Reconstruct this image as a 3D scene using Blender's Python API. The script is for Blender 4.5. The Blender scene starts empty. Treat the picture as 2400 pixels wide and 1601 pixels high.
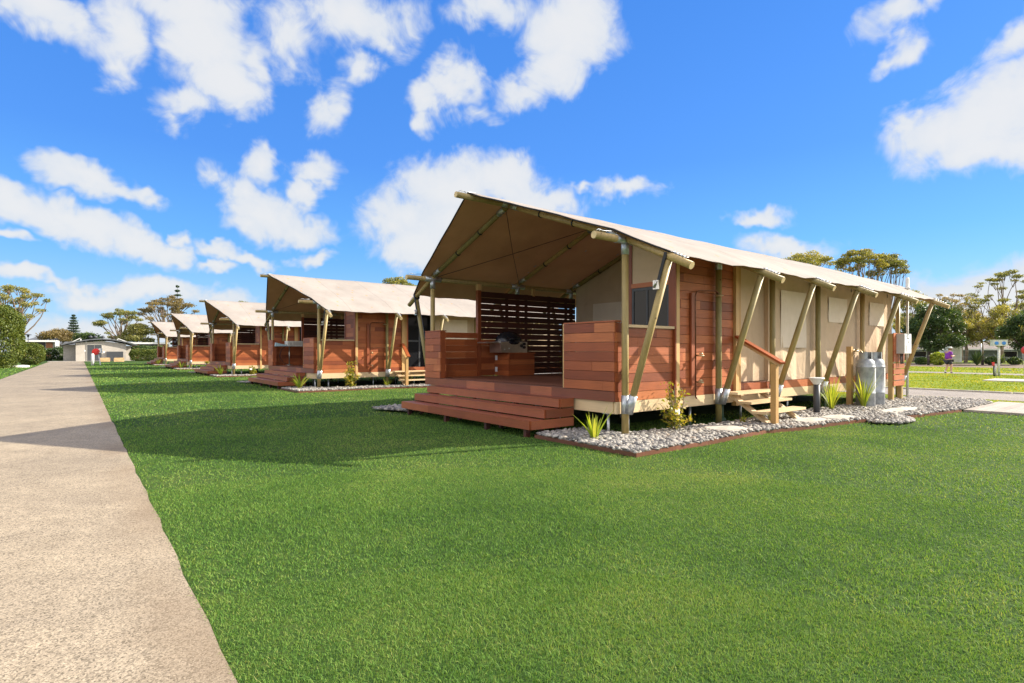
import bpy, math, random
import numpy as np
from mathutils import Vector, Matrix

R = math.radians
scene = bpy.context.scene
C = scene.collection

# ------------------------------------------------------------------ camera, sun, sky, exposure
F_PX, CX, HOR, CAM_H = 1299.0, 1200.0, 823.0, 1.16      # measured on the 2400 px wide photograph
CR, SR = 0.78801, 0.61566                                # cos / sin of the camera's yaw
cam = bpy.data.cameras.new('camera')
cam_o = bpy.data.objects.new('camera', cam)
C.objects.link(cam_o)
cam.sensor_width = 36.0
cam.lens = 36.0 * F_PX / 2400.0
cam.shift_y = (HOR - 800.5) / 2400.0
cam.clip_start, cam.clip_end = 0.05, 3000.0
cam_o.location = (0, 0, CAM_H)
cam_o.rotation_euler = (R(90), 0, R(-38))
scene.camera = cam_o

SUN_VEC = Vector((1.60, -0.72, 1.0)).normalized()
SUN_EL = math.asin(SUN_VEC.z)
SUN_AZ = math.atan2(SUN_VEC.x, SUN_VEC.y)
sun = bpy.data.lights.new('sun', 'SUN')
sun.energy = 5.0
sun.angle = R(0.5)
sun.color = (1.0, 0.90, 0.74)
sun_o = bpy.data.objects.new('sun', sun)
C.objects.link(sun_o)
sun_o.rotation_euler = SUN_VEC.to_track_quat('Z', 'Y').to_euler()
sun_o.location = (30, -15, 30)

vs = scene.view_settings
scene.display_settings.display_device = 'sRGB'
vs.view_transform = 'Standard'
vs.look = 'None'
vs.gamma = 1
vs.use_curve_mapping = False
vs.exposure = 1.1
scene.cycles.max_bounces = 8
scene.cycles.diffuse_bounces = 4
scene.cycles.transparent_max_bounces = 8
scene.cycles.use_denoising = True

G_LAWN = -0.10          # level of the lawn; the stone beds round the tents are a little higher


def P(px, d):
    """ground point seen in photograph column px at camera depth d"""
    x = (px - CX) / F_PX * d
    return (x * CR + d * SR, -x * SR + d * CR)


def PG(px, py, z=G_LAWN):
    return P(px, F_PX * (CAM_H - z) / (py - HOR))


def direction(px, py):
    x, y = (px - CX) / F_PX, (HOR - py) / F_PX
    return Vector((x * CR + SR, -x * SR + CR, y)).normalized()


# ------------------------------------------------------------------ node helpers
class NT:
    def __init__(self, tree):
        self.t = tree

    def n(self, typ, props=None, **ins):
        nd = self.t.nodes.new(typ)
        for k, v in (props or {}).items():
            setattr(nd, k, v)
        for k, v in ins.items():
            key = int(k[1:]) if k[0] == 'i' and k[1:].isdigit() else k.replace('_', ' ')
            self.set(nd, key, v)
        return nd

    def set(self, nd, key, v):
        s = nd.inputs[key]
        if isinstance(v, bpy.types.NodeSocket):
            self.t.links.new(v, s)
        elif isinstance(v, bpy.types.Node):
            self.t.links.new(v.outputs[0], s)
        else:
            if isinstance(v, (tuple, list)) and len(v) == 3 and s.type == 'RGBA':
                v = (*v, 1)
            s.default_value = v

    def math(self, op, a, b=0.0, clamp=False):
        nd = self.n('ShaderNodeMath', {'operation': op, 'use_clamp': clamp}, i0=a, i1=b)
        return nd.outputs[0]

    def mix(self, fac, a, b, blend='MIX'):
        nd = self.n('ShaderNodeMix', {'data_type': 'RGBA', 'blend_type': blend})
        self.set(nd, 0, fac)
        self.set(nd, 6, a)
        self.set(nd, 7, b)
        return nd.outputs[2]

    def ramp(self, fac, stops, interp='LINEAR'):
        nd = self.n('ShaderNodeValToRGB', None, Fac=fac)
        cr = nd.color_ramp
        cr.interpolation = interp
        while len(cr.elements) < len(stops):
            cr.elements.new(0.5)
        for e, (p, c) in zip(cr.elements, stops):
            e.position = p
            e.color = (*c, 1) if len(c) == 3 else c
        return nd.outputs[0]

    def smooth(self, v, lo, hi):
        nd = self.n('ShaderNodeMapRange', {'interpolation_type': 'SMOOTHSTEP'}, i0=v, i1=lo, i2=hi, i3=0.0, i4=1.0)
        return nd.outputs[0]

    def noise(self, vec, scale, detail=3.0, rough=0.5, dist=0.0, out=0):
        nd = self.n('ShaderNodeTexNoise', None, Vector=vec, Scale=scale, Detail=detail, Roughness=rough, Distortion=dist)
        return nd.outputs[out]

    def coord(self, kind='Object', scale=(1, 1, 1)):
        tc = self.n('ShaderNodeTexCoord')
        if scale == (1, 1, 1):
            return tc.outputs[kind]
        return self.n('ShaderNodeMapping', None, Vector=tc.outputs[kind], Scale=scale).outputs[0]

    def attr(self, name='rnd'):
        return self.n('ShaderNodeAttribute', {'attribute_name': name}).outputs['Fac']

    def bump(self, height, strength=0.3, dist=0.02):
        return self.n('ShaderNodeBump', None, Height=height, Strength=strength, Distance=dist).outputs[0]


# ------------------------------------------------------------------ sky
w = bpy.data.worlds.new("World")
scene.world = w
w.use_nodes = True
w.cycles.sampling_method = 'NONE'
wt = NT(w.node_tree)
w.node_tree.nodes.clear()
geo = wt.n('ShaderNodeTexCoord').outputs['Generated']
sky = wt.n('ShaderNodeTexSky', {'sky_type': 'NISHITA', 'sun_disc': False, 'sun_elevation': SUN_EL,
                                'sun_rotation': SUN_AZ, 'altitude': 0.0, 'air_density': 1.0,
                                'dust_density': 0.3, 'ozone_density': 3.0})
SKY_TINT = (0.50, 0.80, 1.15)
sky_n = wt.mix(1.0, sky.outputs[0], SKY_TINT, 'MULTIPLY')
SEP = wt.n('ShaderNodeSeparateXYZ', None, Vector=geo)
K_ = 1 / .214
deep = wt.ramp(SEP.outputs['Z'], [(0.02, (.34, .64, .95)), (.10, (.26, .57, .97)), (.18, (.15, .46, .97)), (.31, (.088, .325, .95)), (.55, (.06, .27, .88))])
deep = wt.mix(1.0, deep, (K_, K_, K_), 'MULTIPLY')
sky_c = wt.mix(.72, sky_n, deep)
n1 = wt.noise(geo, 8.0, 4.0, 0.66, out=1)


def vm(op, a, b=None):
    nd = wt.n('ShaderNodeVectorMath', {'operation': op})
    wt.set(nd, 0, a)
    if b is not None:
        wt.set(nd, 'Scale' if op == 'SCALE' else 1, b)
    return nd.outputs[1] if op in ('DOT_PRODUCT', 'LENGTH') else nd.outputs[0]


warp = vm('SCALE', vm('SUBTRACT', n1, (0.5, 0.5, 0.5)), 0.11)
dw = vm('ADD', geo, warp)
# cloud puffs: column, row, half width, half height (photograph pixels seen from the ground), tilt, density
PUFFS = [
    (105, 35, 125, 60, 20, 1), (275, 60, 60, 110, 10, .75), (275, 150, 40, 50, 0, .5),
    (430, 20, 150, 80, 0, 1), (480, 110, 135, 110, 20, 1.05), (545, 200, 100, 75, 15, 1.05), (440, 235, 75, 55, 0, .8), (410, 275, 50, 35, 0, .55), (610, 140, 40, 90, 0, .6),
    (840, 35, 140, 75, 0, 1), (690, 60, 90, 90, 30, .75), (845, 150, 48, 42, 0, .85), (770, 255, 50, 75, 20, .8), (900, 90, 60, 40, 0, .6), (700, 130, 60, 50, 30, .55),
    (1335, 65, 130, 110, -20, 1.05), (1290, 160, 95, 75, -20, 1), (1150, 20, 110, 55, 0, .85), (1075, 185, 70, 60, 0, .95), (1010, 225, 60, 45, 0, .85), (1000, 280, 36, 30, 0, .7), (1210, 215, 80, 50, 0, .8), (1110, 260, 60, 30, 0, .55),
    (225, 425, 130, 36, 12, 1), (320, 450, 60, 28, 5, .85),
    (50, 470, 120, 50, 15, 1.05), (180, 520, 150, 50, 17, 1.1), (310, 572, 130, 42, 17, 1.05), (400, 600, 55, 32, 0, 1), (418, 570, 22, 30, 0, .8), (15, 540, 50, 20, 15, .85),
    (615, 395, 52, 45, 0, 1), (745, 420, 62, 42, -10, .95), (570, 445, 60, 45, 30, .9), (625, 500, 100, 62, 15, 1.1), (700, 535, 95, 40, 10, 1), (590, 530, 75, 36, 0, .9), (720, 465, 45, 45, 0, .8), (495, 395, 50, 30, 30, .5),
    (530, 590, 85, 22, 4, .95), (605, 607, 50, 20, 8, .85), (515, 627, 62, 20, -6, .95), (733, 603, 50, 24, 0, .95),
    (1060, 440, 180, 85, -10, 1.1), (945, 510, 90, 75, 0, 1.05), (980, 580, 110, 75, 10, 1.1), (1180, 425, 130, 70, 0, 1.1), (1260, 465, 120, 55, 12, 1), (1040, 520, 170, 110, 0, 1.1),
    (60, 637, 130, 24, 6, .95), (215, 690, 110, 38, 0, .95), (370, 690, 170, 34, 0, .95), (530, 697, 140, 28, 4, .8), (180, 665, 40, 26, 0, .7),
    (2310, 265, 175, 105, -22, 1.1), (2200, 300, 130, 70, -20, 1.05), (2385, 205, 110, 85, -20, 1.1), (2135, 290, 50, 50, -30, .9), (2290, 335, 130, 48, 0, 1), (2420, 330, 110, 70, 0, 1),
    (2140, 115, 62, 50, -45, .9), (2085, 150, 55, 24, -25, .6), (2130, 25, 140, 40, -15, .7), (2375, 75, 70, 40, -30, .7), (2420, 380, 40, 24, 0, .7),
    (1470, 450, 88, 34, 4, .95), (1378, 445, 28, 16, 0, .7), (1785, 505, 72, 28, 0, .95), (1840, 578, 120, 40, 0, .95),
    (2330, 700, 330, 90, -6, 1.05), (2150, 720, 120, 60, -10, .8), (1700, 760, 600, 60, 0, .6), (300, 790, 700, 55, 0, .8),
]
dens = None
for (px, py, a, b, rot, wgt) in PUFFS:
    c = direction(px, py)
    rgt = Vector((c.y, -c.x, 0)).normalized()
    up = rgt.cross(c).normalized()
    k = c.dot(direction(1200, 823)) if py < 823 else 1.0
    scale_px = F_PX / max(0.35, k)                       # pixels per radian there
    ct, st = math.cos(R(rot)), math.sin(R(rot))
    ax = (rgt * ct - up * st) / (a / scale_px)
    ay = (rgt * st + up * ct) / (b / scale_px)
    cm = wt.n('ShaderNodeCombineXYZ', None, X=vm('DOT_PRODUCT', dw, tuple(ax)), Y=vm('DOT_PRODUCT', dw, tuple(ay)))
    ln = vm('LENGTH', cm.outputs[0])
    m = wt.math('MULTIPLY', wt.math('SUBTRACT', 1.15, ln), wgt)
    dens = m if dens is None else wt.math('SMOOTH_MAX', dens, m)
    if dens is not m:
        dens.node.inputs[2].default_value = 0.18
# unseen clouds added behind and beside the viewer, over-bright and warm to fill shade
sep = SEP
fwd = vm('DOT_PRODUCT', geo, tuple(direction(1200, 823)))
behind = wt.smooth(fwd, 0.55, 0.25)
gen = wt.math('MULTIPLY', wt.math('MULTIPLY', wt.math('SUBTRACT', wt.noise(geo, 3.0, 3.0, 0.6), 0.40), 5.0), behind)
gen = wt.math('SUBTRACT', gen, wt.math('MULTIPLY', wt.math('SUBTRACT', 1.0, behind), 2.0))
dens = wt.math('MAXIMUM', dens, gen)
fine = wt.noise(geo, 15.0, 6.0, 0.62, 0.6)
d2 = wt.math('ADD', dens, wt.math('MULTIPLY', wt.math('SUBTRACT', fine, 0.5), 1.35))
alpha = wt.smooth(d2, 0.02, 0.70)
shade_n = wt.noise(geo, 5.0, 1.0, 0.5)
CW = 4.05
cl_c = wt.mix(wt.smooth(wt.math('ADD', d2, wt.math('MULTIPLY', shade_n, 0.6)), 0.5, 1.5), (CW * .84, CW * .91, CW * 1.0), (CW * .99, CW * 1.0, CW * 1.01))
# pale band of air close to the horizon
hz = wt.smooth(sep.outputs['Z'], 0.16, -0.01)
sky_h = wt.mix(wt.math('MULTIPLY', hz, 0.45), sky_c, (CW * .72, CW * .86, CW * 1.0))
final = wt.mix(wt.math('MULTIPLY', alpha, 0.95), sky_h, wt.mix(behind, cl_c, (CW * 2.6, CW * 2.35, CW * 2.05)))  # cloud colour out of view raised to act as fill light
bg = wt.n('ShaderNodeBackground', None, Color=final, Strength=0.10)
out = wt.n('ShaderNodeOutputWorld', None, Surface=bg.outputs[0])


# ------------------------------------------------------------------ materials
def new_mat(name):
    m = bpy.data.materials.new(name)
    m.use_nodes = True
    t = NT(m.node_tree)
    b = m.node_tree.nodes['Principled BSDF']
    return m, t, b


def simple(name, col, rough=0.6, metal=0.0, var=0.12, scale=8.0, bump=0.0, spec=0.5):
    m, t, b = new_mat(name)
    n = t.noise(t.coord(), scale, 4.0, 0.6)
    dark = tuple(c * (1 - var * 1.6) for c in col)
    lite = tuple(min(1, c * (1 + var)) for c in col)
    t.set(b, 'Base Color', t.ramp(n, [(0.3, dark), (0.7, lite)]))
    t.set(b, 'Roughness', rough)
    t.set(b, 'Metallic', metal)
    t.set(b, 'Specular IOR Level', spec)
    if bump:
        t.set(b, 'Normal', t.bump(t.noise(t.coord(), scale * 6, 3.0), bump, 0.01))
    return m


def wood(name, stops, grain=(1.5, 1.5, 45.0), rough=0.5, gstr=0.5, bump=0.3, knots=False, spec=.5):
    m, t, b = new_mat(name)
    r = t.attr()
    base = t.ramp(r, stops)
    off = t.n('ShaderNodeCombineXYZ', None, X=t.math('MULTIPLY', r, 37.0), Y=t.math('MULTIPLY', r, 19.0))
    v = t.n('ShaderNodeVectorMath', {'operation': 'ADD'}, i0=t.coord('Object', grain), i1=off.outputs[0]).outputs[0]
    g = t.noise(v, 2.0, 6.0, 0.65, 0.6)
    big = t.noise(t.coord(), 1.7, 3.0, 0.55)
    col = t.mix(gstr, base, t.ramp(g, [(0.28, (.28, .25, .22)), (0.72, (1, 1, 1))]), 'MULTIPLY')
    col = t.mix(0.45, col, t.ramp(big, [(0.3, (.55, .52, .5)), (0.7, (1.08, 1.05, 1.0))]), 'MULTIPLY')
    if knots:
        kn = t.n('ShaderNodeTexVoronoi', None, Vector=t.coord('Object', (3, 3, 3)), Scale=1.6)
        col = t.mix(t.smooth(kn.outputs['Distance'], 0.10, 0.05), col, (0.13, 0.07, 0.025))
    t.set(b, 'Base Color', col)
    t.set(b, 'Roughness', rough)
    t.set(b, 'Specular IOR Level', spec)
    t.set(b, 'Normal', t.bump(g, bump, 0.004))
    return m


M = {}
RED = [(0.0, (.25, .057, .018)), (0.3, (.39, .102, .031)), (0.75, (.47, .133, .041)), (1.0, (.56, .185, .062))]
DARKRED = [(0.0, (.21, .050, .019)), (.4, (.31, .080, .028)), (1.0, (.42, .124, .046))]
M['red'] = wood('hardwood_boards', RED, rough=.5, spec=.45)
M['step'] = wood('oiled_step_boards', DARKRED, (30, 1.5, 45), rough=.38, spec=.6)
M['red_v'] = wood('hardwood_upright', RED, (30, 30, 1.2))
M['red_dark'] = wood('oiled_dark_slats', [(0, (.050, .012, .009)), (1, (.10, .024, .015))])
M['deck'] = wood('deck_boards', [(0, (.15, .055, .032)), (.5, (.22, .085, .05)), (1, (.28, .12, .08))], (40, 1.5, 4), 0.45)
M['pine'] = wood('pale_framing_pine', [(0, (.60, .43, .24)), (1, (.74, .58, .36))], (1.2, 1.2, 25), gstr=.25)
M['pine_v'] = wood('pale_upright_pine', [(0, (.50, .29, .10)), (1, (.68, .45, .20))], (22, 22, 1.2), gstr=.25)
M['pole'] = wood('treated_round_pole', [(0, (.28, .24, .085)), (.5, (.42, .32, .125)), (1, (.56, .40, .165))], (9, 9, 2.0), gstr=.45, knots=True)
M['pole_end'] = simple('sawn_pole_end', (.66, .50, .26), .7, scale=20)
M['galv'] = simple('galvanised_steel', (.50, .53, .56), .42, .75, .2, 14)
M['black'] = simple('black_webbing', (.015, .015, .017), .6)
M['steel'] = simple('brushed_stainless', (.55, .54, .50), .28, .9, .12, 5)
M['lidblack'] = simple('black_enamel', (.012, .014, .02), .22, 0, .1)
M['white'] = simple('white_paint', (.74, .75, .75), .45, 0, .06)
M['offwhite'] = simple('weathered_white', (.62, .62, .58), .6, 0, .12)
M['greybox'] = simple('grey_metal_box', (.50, .49, .45), .45, 0, .05)
M['concrete'] = simple('pale_concrete', (.46, .43, .38), .9, 0, .2, 5, .3)
M['timbergrey'] = wood('weathered_grey_planks', [(0, (.36, .32, .28)), (1, (.52, .48, .42))], (1.5, 40, 40), .8)
M['red_plastic'] = simple('red_plastic', (.62, .035, .03), .4)
M['blue'] = simple('blue_sockets', (.05, .22, .62), .4)
M['bluetray'] = simple('pale_blue_tray', (.42, .62, .72), .3)
M['darkgrey'] = simple('charcoal_paint', (.05, .055, .065), .5)
M['render'] = simple('beige_render', (.43, .40, .36), .85, 0, .08, 1.5)
M['greyroof'] = simple('grey_metal_roof', (.10, .11, .125), .7, .0, .15, 2)
M['stone'] = None
M['sand'] = simple('sandstone', (.55, .38, .20), .9, 0, .25, 3, .4)
M['pipe'] = simple('copper_pipe', (.20, .085, .05), .4, .6, .2, 20)
M['brass'] = simple('brass_fitting', (.55, .45, .28), .3, .9)
M['green'] = simple('green_stump_paint', (.06, .13, .09), .6)
M['gas'] = simple('galvanised_cylinder', (.34, .365, .39), .45, .35, .22, 7)
M['label'] = simple('paper_label', (.72, .73, .72), .6, 0, .06, 30)
M['skin'] = simple('skin', (.55, .32, .22), .6)
M['purple'] = simple('purple_cloth', (.22, .03, .34), .8)
M['shorts'] = simple('dark_cloth', (.03, .03, .035), .8)
M['shoe'] = simple('navy_shoe', (.03, .04, .07), .6)
M['orange'] = wood('orange_timber_cladding', [(0, (.40, .15, .06)), (1, (.5, .21, .09))], (30, 30, 1.5))
M['bark'] = simple('grey_brown_bark', (.20, .15, .11), .9, 0, .35, 4)
M['darkbark'] = simple('dark_bark', (.085, .07, .055), .9, 0, .35, 4)
M['mulch'] = simple('bark_mulch', (.16, .11, .07), .95, 0, .4, 6)


def glass_mat():
    m, t, b = new_mat('dark_window_glass')
    t.set(b, 'Base Color', (.012, .013, .016, 1))
    t.set(b, 'Roughness', .08)
    t.set(b, 'Specular IOR Level', .22)
    return m


M['glass'] = glass_mat()


def canvas_mat(name, col, rough=.85, weave=.12, streak=0.0, transl=0.0, seam=False):
    m, t, b = new_mat(name)
    big = t.noise(t.coord(), .9, 4.0, .6, .4)
    c = t.mix(1, col, t.ramp(big, [(.3, (.86, .84, .82)), (.7, (1.05, 1.05, 1.05))]), 'MULTIPLY')
    if streak:
        st = t.noise(t.coord('Object', (9, 9, .5)), 1.0, 4.0, .6)
        c = t.mix(streak, c, t.ramp(st, [(.3, (.6, .55, .5)), (.7, (1.1, 1.1, 1.1))]), 'MULTIPLY')
    if seam:
        sx = t.n('ShaderNodeSeparateXYZ', None, Vector=t.coord()).outputs[0]
        fr = t.math('FRACT', t.math('MULTIPLY', t.math('ADD', sx, 5.3), 1 / 1.52))
        line = t.math('MULTIPLY', t.smooth(fr, .0, .004), t.smooth(fr, .022, .016))
        c = t.mix(t.math('MULTIPLY', line, .35), c, (.20, .17, .14))
        stn = t.noise(t.coord('Object', (1.2, .5, .5)), 2.2, 5.0, .65)
        c = t.mix(t.math('MULTIPLY', t.smooth(stn, .55, .75), .22), c, (.25, .22, .18))
    t.set(b, 'Base Color', c)
    t.set(b, 'Roughness', rough)
    t.set(b, 'Specular IOR Level', .2)
    fold = t.noise(t.coord('Object', (1, 1, 1)), 2.6, 4.0, .55, .8)
    t.set(b, 'Normal', t.bump(fold, weave, .08))
    if transl:
        tr = t.n('ShaderNodeBsdfTranslucent', None, Color=c)
        mx = t.n('ShaderNodeMixShader', None, i0=transl, i1=b.outputs[0], i2=tr.outputs[0])
        t.t.links.new(mx.outputs[0], t.t.nodes['Material Output'].inputs[0])
    return m


M['roof'] = canvas_mat('cream_roof_canvas', (.425, .392, .36), weave=.22, transl=.22, seam=True)
M['lining'] = canvas_mat('brown_roof_underside', (.58, .35, .19), weave=.25, transl=.2)
M['wallcanvas'] = canvas_mat('tan_wall_canvas', (.58, .452, .322), weave=.45, streak=.08)
M['flap'] = canvas_mat('pale_window_flap', (.74, .65, .54), weave=.3, streak=.04)
M['binding'] = simple('dark_edge_binding', (.02, .02, .022), .8)


def stone_mat():
    m, t, b = new_mat('river_stones')
    r = t.attr()
    c = t.ramp(r, [(0, (.075, .073, .073)), (.3, (.18, .175, .168)), (.6, (.31, .295, .27)), (.85, (.46, .43, .38)), (1, (.35, .27, .20))])
    c = t.mix(.5, c, t.ramp(t.noise(t.coord(), 40, 4, .6), [(.3, (.65, .65, .65)), (.7, (1.1, 1.1, 1.1))]), 'MULTIPLY')
    t.set(b, 'Base Color', c)
    t.set(b, 'Roughness', .75)
    return m


M['stone'] = stone_mat()


def leaf_mat(name, stops, transl=.35):
    m, t, b = new_mat(name)
    c = t.ramp(t.attr(), stops)
    t.set(b, 'Base Color', c)
    t.set(b, 'Roughness', .5)
    t.set(b, 'Specular IOR Level', .35)
    tr = t.n('ShaderNodeBsdfTranslucent', None, Color=t.mix(1, c, (1.5, 1.4, .5), 'MULTIPLY'))
    mx = t.n('ShaderNodeMixShader', None, i0=transl, i1=b.outputs[0], i2=tr.outputs[0])
    t.t.links.new(mx.outputs[0], t.t.nodes['Material Output'].inputs[0])
    return m


M['leaf_olive'] = leaf_mat('olive_leaves', [(0, (.10, .125, .04)), (.5, (.21, .215, .07)), (1, (.36, .33, .12))])
M['leaf_gold'] = leaf_mat('golden_tipped_leaves', [(0, (.10, .13, .04)), (.5, (.25, .245, .07)), (1, (.46, .39, .12))])
M['leaf_dark'] = leaf_mat('dark_glossy_leaves', [(0, (.026, .054, .02)), (.6, (.07, .125, .038)), (1, (.16, .21, .055))], .25)
M['leaf_brown'] = leaf_mat('dry_brownish_leaves', [(0, (.11, .09, .045)), (.5, (.22, .17, .08)), (1, (.34, .26, .12))])
M['leaf_hedge'] = leaf_mat('clipped_hedge_leaves', [(0, (.035, .06, .012)), (.5, (.10, .14, .025)), (1, (.22, .24, .05))], .3)
M['leaf_pine'] = leaf_mat('pine_needles', [(0, (.02, .045, .025)), (1, (.06, .10, .05))], .15)
M['leaf_lime'] = leaf_mat('lime_strappy_leaves', [(0, (.14, .22, .02)), (.5, (.28, .36, .04)), (1, (.50, .50, .10))], .4)
M['leaf_yellow'] = leaf_mat('yellow_green_shrub_leaves', [(0, (.10, .14, .02)), (.5, (.26, .27, .035)), (1, (.48, .36, .05))], .4)
M['flower'] = simple('white_petals', (.8, .8, .78), .6)


def grass_blade_mat():
    m, t, b = new_mat('grass_blades')
    pos = t.n('ShaderNodeNewGeometry').outputs['Position']
    big = t.noise(pos, .45, 3, .55)
    r = t.attr()
    mid = t.noise(pos, 2.2, 4, .6)
    s = t.math('ADD', t.math('MULTIPLY', r, .55), t.math('ADD', t.math('MULTIPLY', t.math('SUBTRACT', big, .22), .68), t.math('MULTIPLY', t.math('SUBTRACT', mid, .1), .32)))
    c = t.ramp(s, [(.12, (.024, .066, .016)), (.36, (.074, .176, .036)), (.58, (.138, .262, .056)), (.80, (.235, .315, .085)), (.97, (.36, .36, .15))])
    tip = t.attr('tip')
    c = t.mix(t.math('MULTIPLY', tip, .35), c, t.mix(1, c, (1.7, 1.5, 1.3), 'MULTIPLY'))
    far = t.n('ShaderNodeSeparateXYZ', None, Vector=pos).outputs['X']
    c = t.mix(t.smooth(far, 14.5, 18.5), c, t.mix(1, c, (1.75, 1.15, .45), 'MULTIPLY'))   # sunlit yellow-green of the lawn behind the tents put into the colour
    t.set(b, 'Base Color', c)
    t.set(b, 'Roughness', .6)
    t.set(b, 'Specular IOR Level', .10)
    tr = t.n('ShaderNodeBsdfTranslucent', None, Color=t.mix(1, c, (1.5, 1.35, .6), 'MULTIPLY'))
    mx = t.n('ShaderNodeMixShader', None, i0=.3, i1=b.outputs[0], i2=tr.outputs[0])
    t.t.links.new(mx.outputs[0], t.t.nodes['Material Output'].inputs[0])
    return m


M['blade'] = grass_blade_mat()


def turf_mat():
    m, t, b = new_mat('turf_ground')
    pos = t.n('ShaderNodeNewGeometry').outputs['Position']
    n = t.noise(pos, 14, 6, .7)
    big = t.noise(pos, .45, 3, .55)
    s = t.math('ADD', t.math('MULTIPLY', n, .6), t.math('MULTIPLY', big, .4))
    c = t.ramp(s, [(.32, (.018, .038, .010)), (.5, (.040, .080, .018)), (.68, (.09, .12, .032))])  # ground kept dark to stand for the shade between blades
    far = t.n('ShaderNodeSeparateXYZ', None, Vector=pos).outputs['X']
    c = t.mix(t.smooth(far, 14.5, 18.5), c, t.mix(1, c, (4.0, 2.8, .8), 'MULTIPLY'))  # same sunlit yellowing painted into the ground behind the tents
    t.set(b, 'Base Color', c)
    t.set(b, 'Roughness', .95)
    t.set(b, 'Specular IOR Level', .1)
    t.set(b, 'Normal', t.bump(n, .6, .03))
    return m


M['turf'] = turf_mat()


def road_mat(name, base, dirt_x=None):
    m, t, b = new_mat(name)
    pos = t.n('ShaderNodeNewGeometry').outputs['Position']
    v = t.n('ShaderNodeTexVoronoi', None, Vector=pos, Scale=130.0)
    chips = t.ramp(v.outputs['Color'], [(.1, tuple(c * .42 for c in base)), (.45, base), (.9, tuple(c * 1.4 for c in base))])
    spots = t.n('ShaderNodeTexVoronoi', None, Vector=pos, Scale=30.0)
    sp = t.math('MULTIPLY', t.smooth(spots.outputs['Distance'], .17, .10), t.smooth(t.noise(pos, 9, 2), .47, .58))
    c = t.mix(t.math('MULTIPLY', sp, .75), chips, tuple(x * .22 for x in base))
    fine = t.noise(pos, 180, 3, .7)
    c = t.mix(.6, c, t.ramp(fine, [(.35, (.45, .43, .42)), (.65, (1.25, 1.25, 1.25))]), 'MULTIPLY')
    mott = t.noise(pos, 5.0, 5, .7, .4)
    c = t.mix(.7, c, t.ramp(mott, [(.32, (.78, .77, .76)), (.55, (1, 1, 1)), (.72, (1.14, 1.13, 1.1))]), 'MULTIPLY')
    big = t.noise(pos, .7, 5, .62, .5)
    c = t.mix(.75, c, t.ramp(big, [(.3, (.74, .73, .74)), (.7, (1.15, 1.13, 1.1))]), 'MULTIPLY')
    if dirt_x is not None:
        sx = t.n('ShaderNodeSeparateXYZ', None, Vector=pos)
        edge = t.math('ADD', sx.outputs['X'], t.math('MULTIPLY', t.math('SUBTRACT', t.noise(pos, 1.6, 5, .65), .5), .7))
        dm = t.math('MULTIPLY', t.smooth(edge, dirt_x - .42, dirt_x + .02), t.smooth(t.noise(pos, .55, 2), .38, .6))
        c = t.mix(t.math('MULTIPLY', dm, .6), c, t.mix(.6, (.235, .175, .115), t.ramp(fine, [(.35, (.5, .5, .5)), (.65, (1.2, 1.2, 1.2))]), 'MULTIPLY'))
        lanes = t.math('MULTIPLY', t.smooth(sx.outputs['Y'], 9.0, 26.0), .5)
        c = t.mix(lanes, c, t.mix(1, c, (.72, .74, .80), 'MULTIPLY'))     # greyer farther along
    t.set(b, 'Base Color', c)
    t.set(b, 'Roughness', .92)
    t.set(b, 'Specular IOR Level', .2)
    t.set(b, 'Normal', t.bump(fine, .35, .004))
    return m


M['road'] = road_mat('worn_chip_seal', (.345, .293, .217), 0.47)
M['road2'] = road_mat('grey_asphalt', (.30, .275, .25))


# ------------------------------------------------------------------ mesh builder
rng = random.Random(7)


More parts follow.
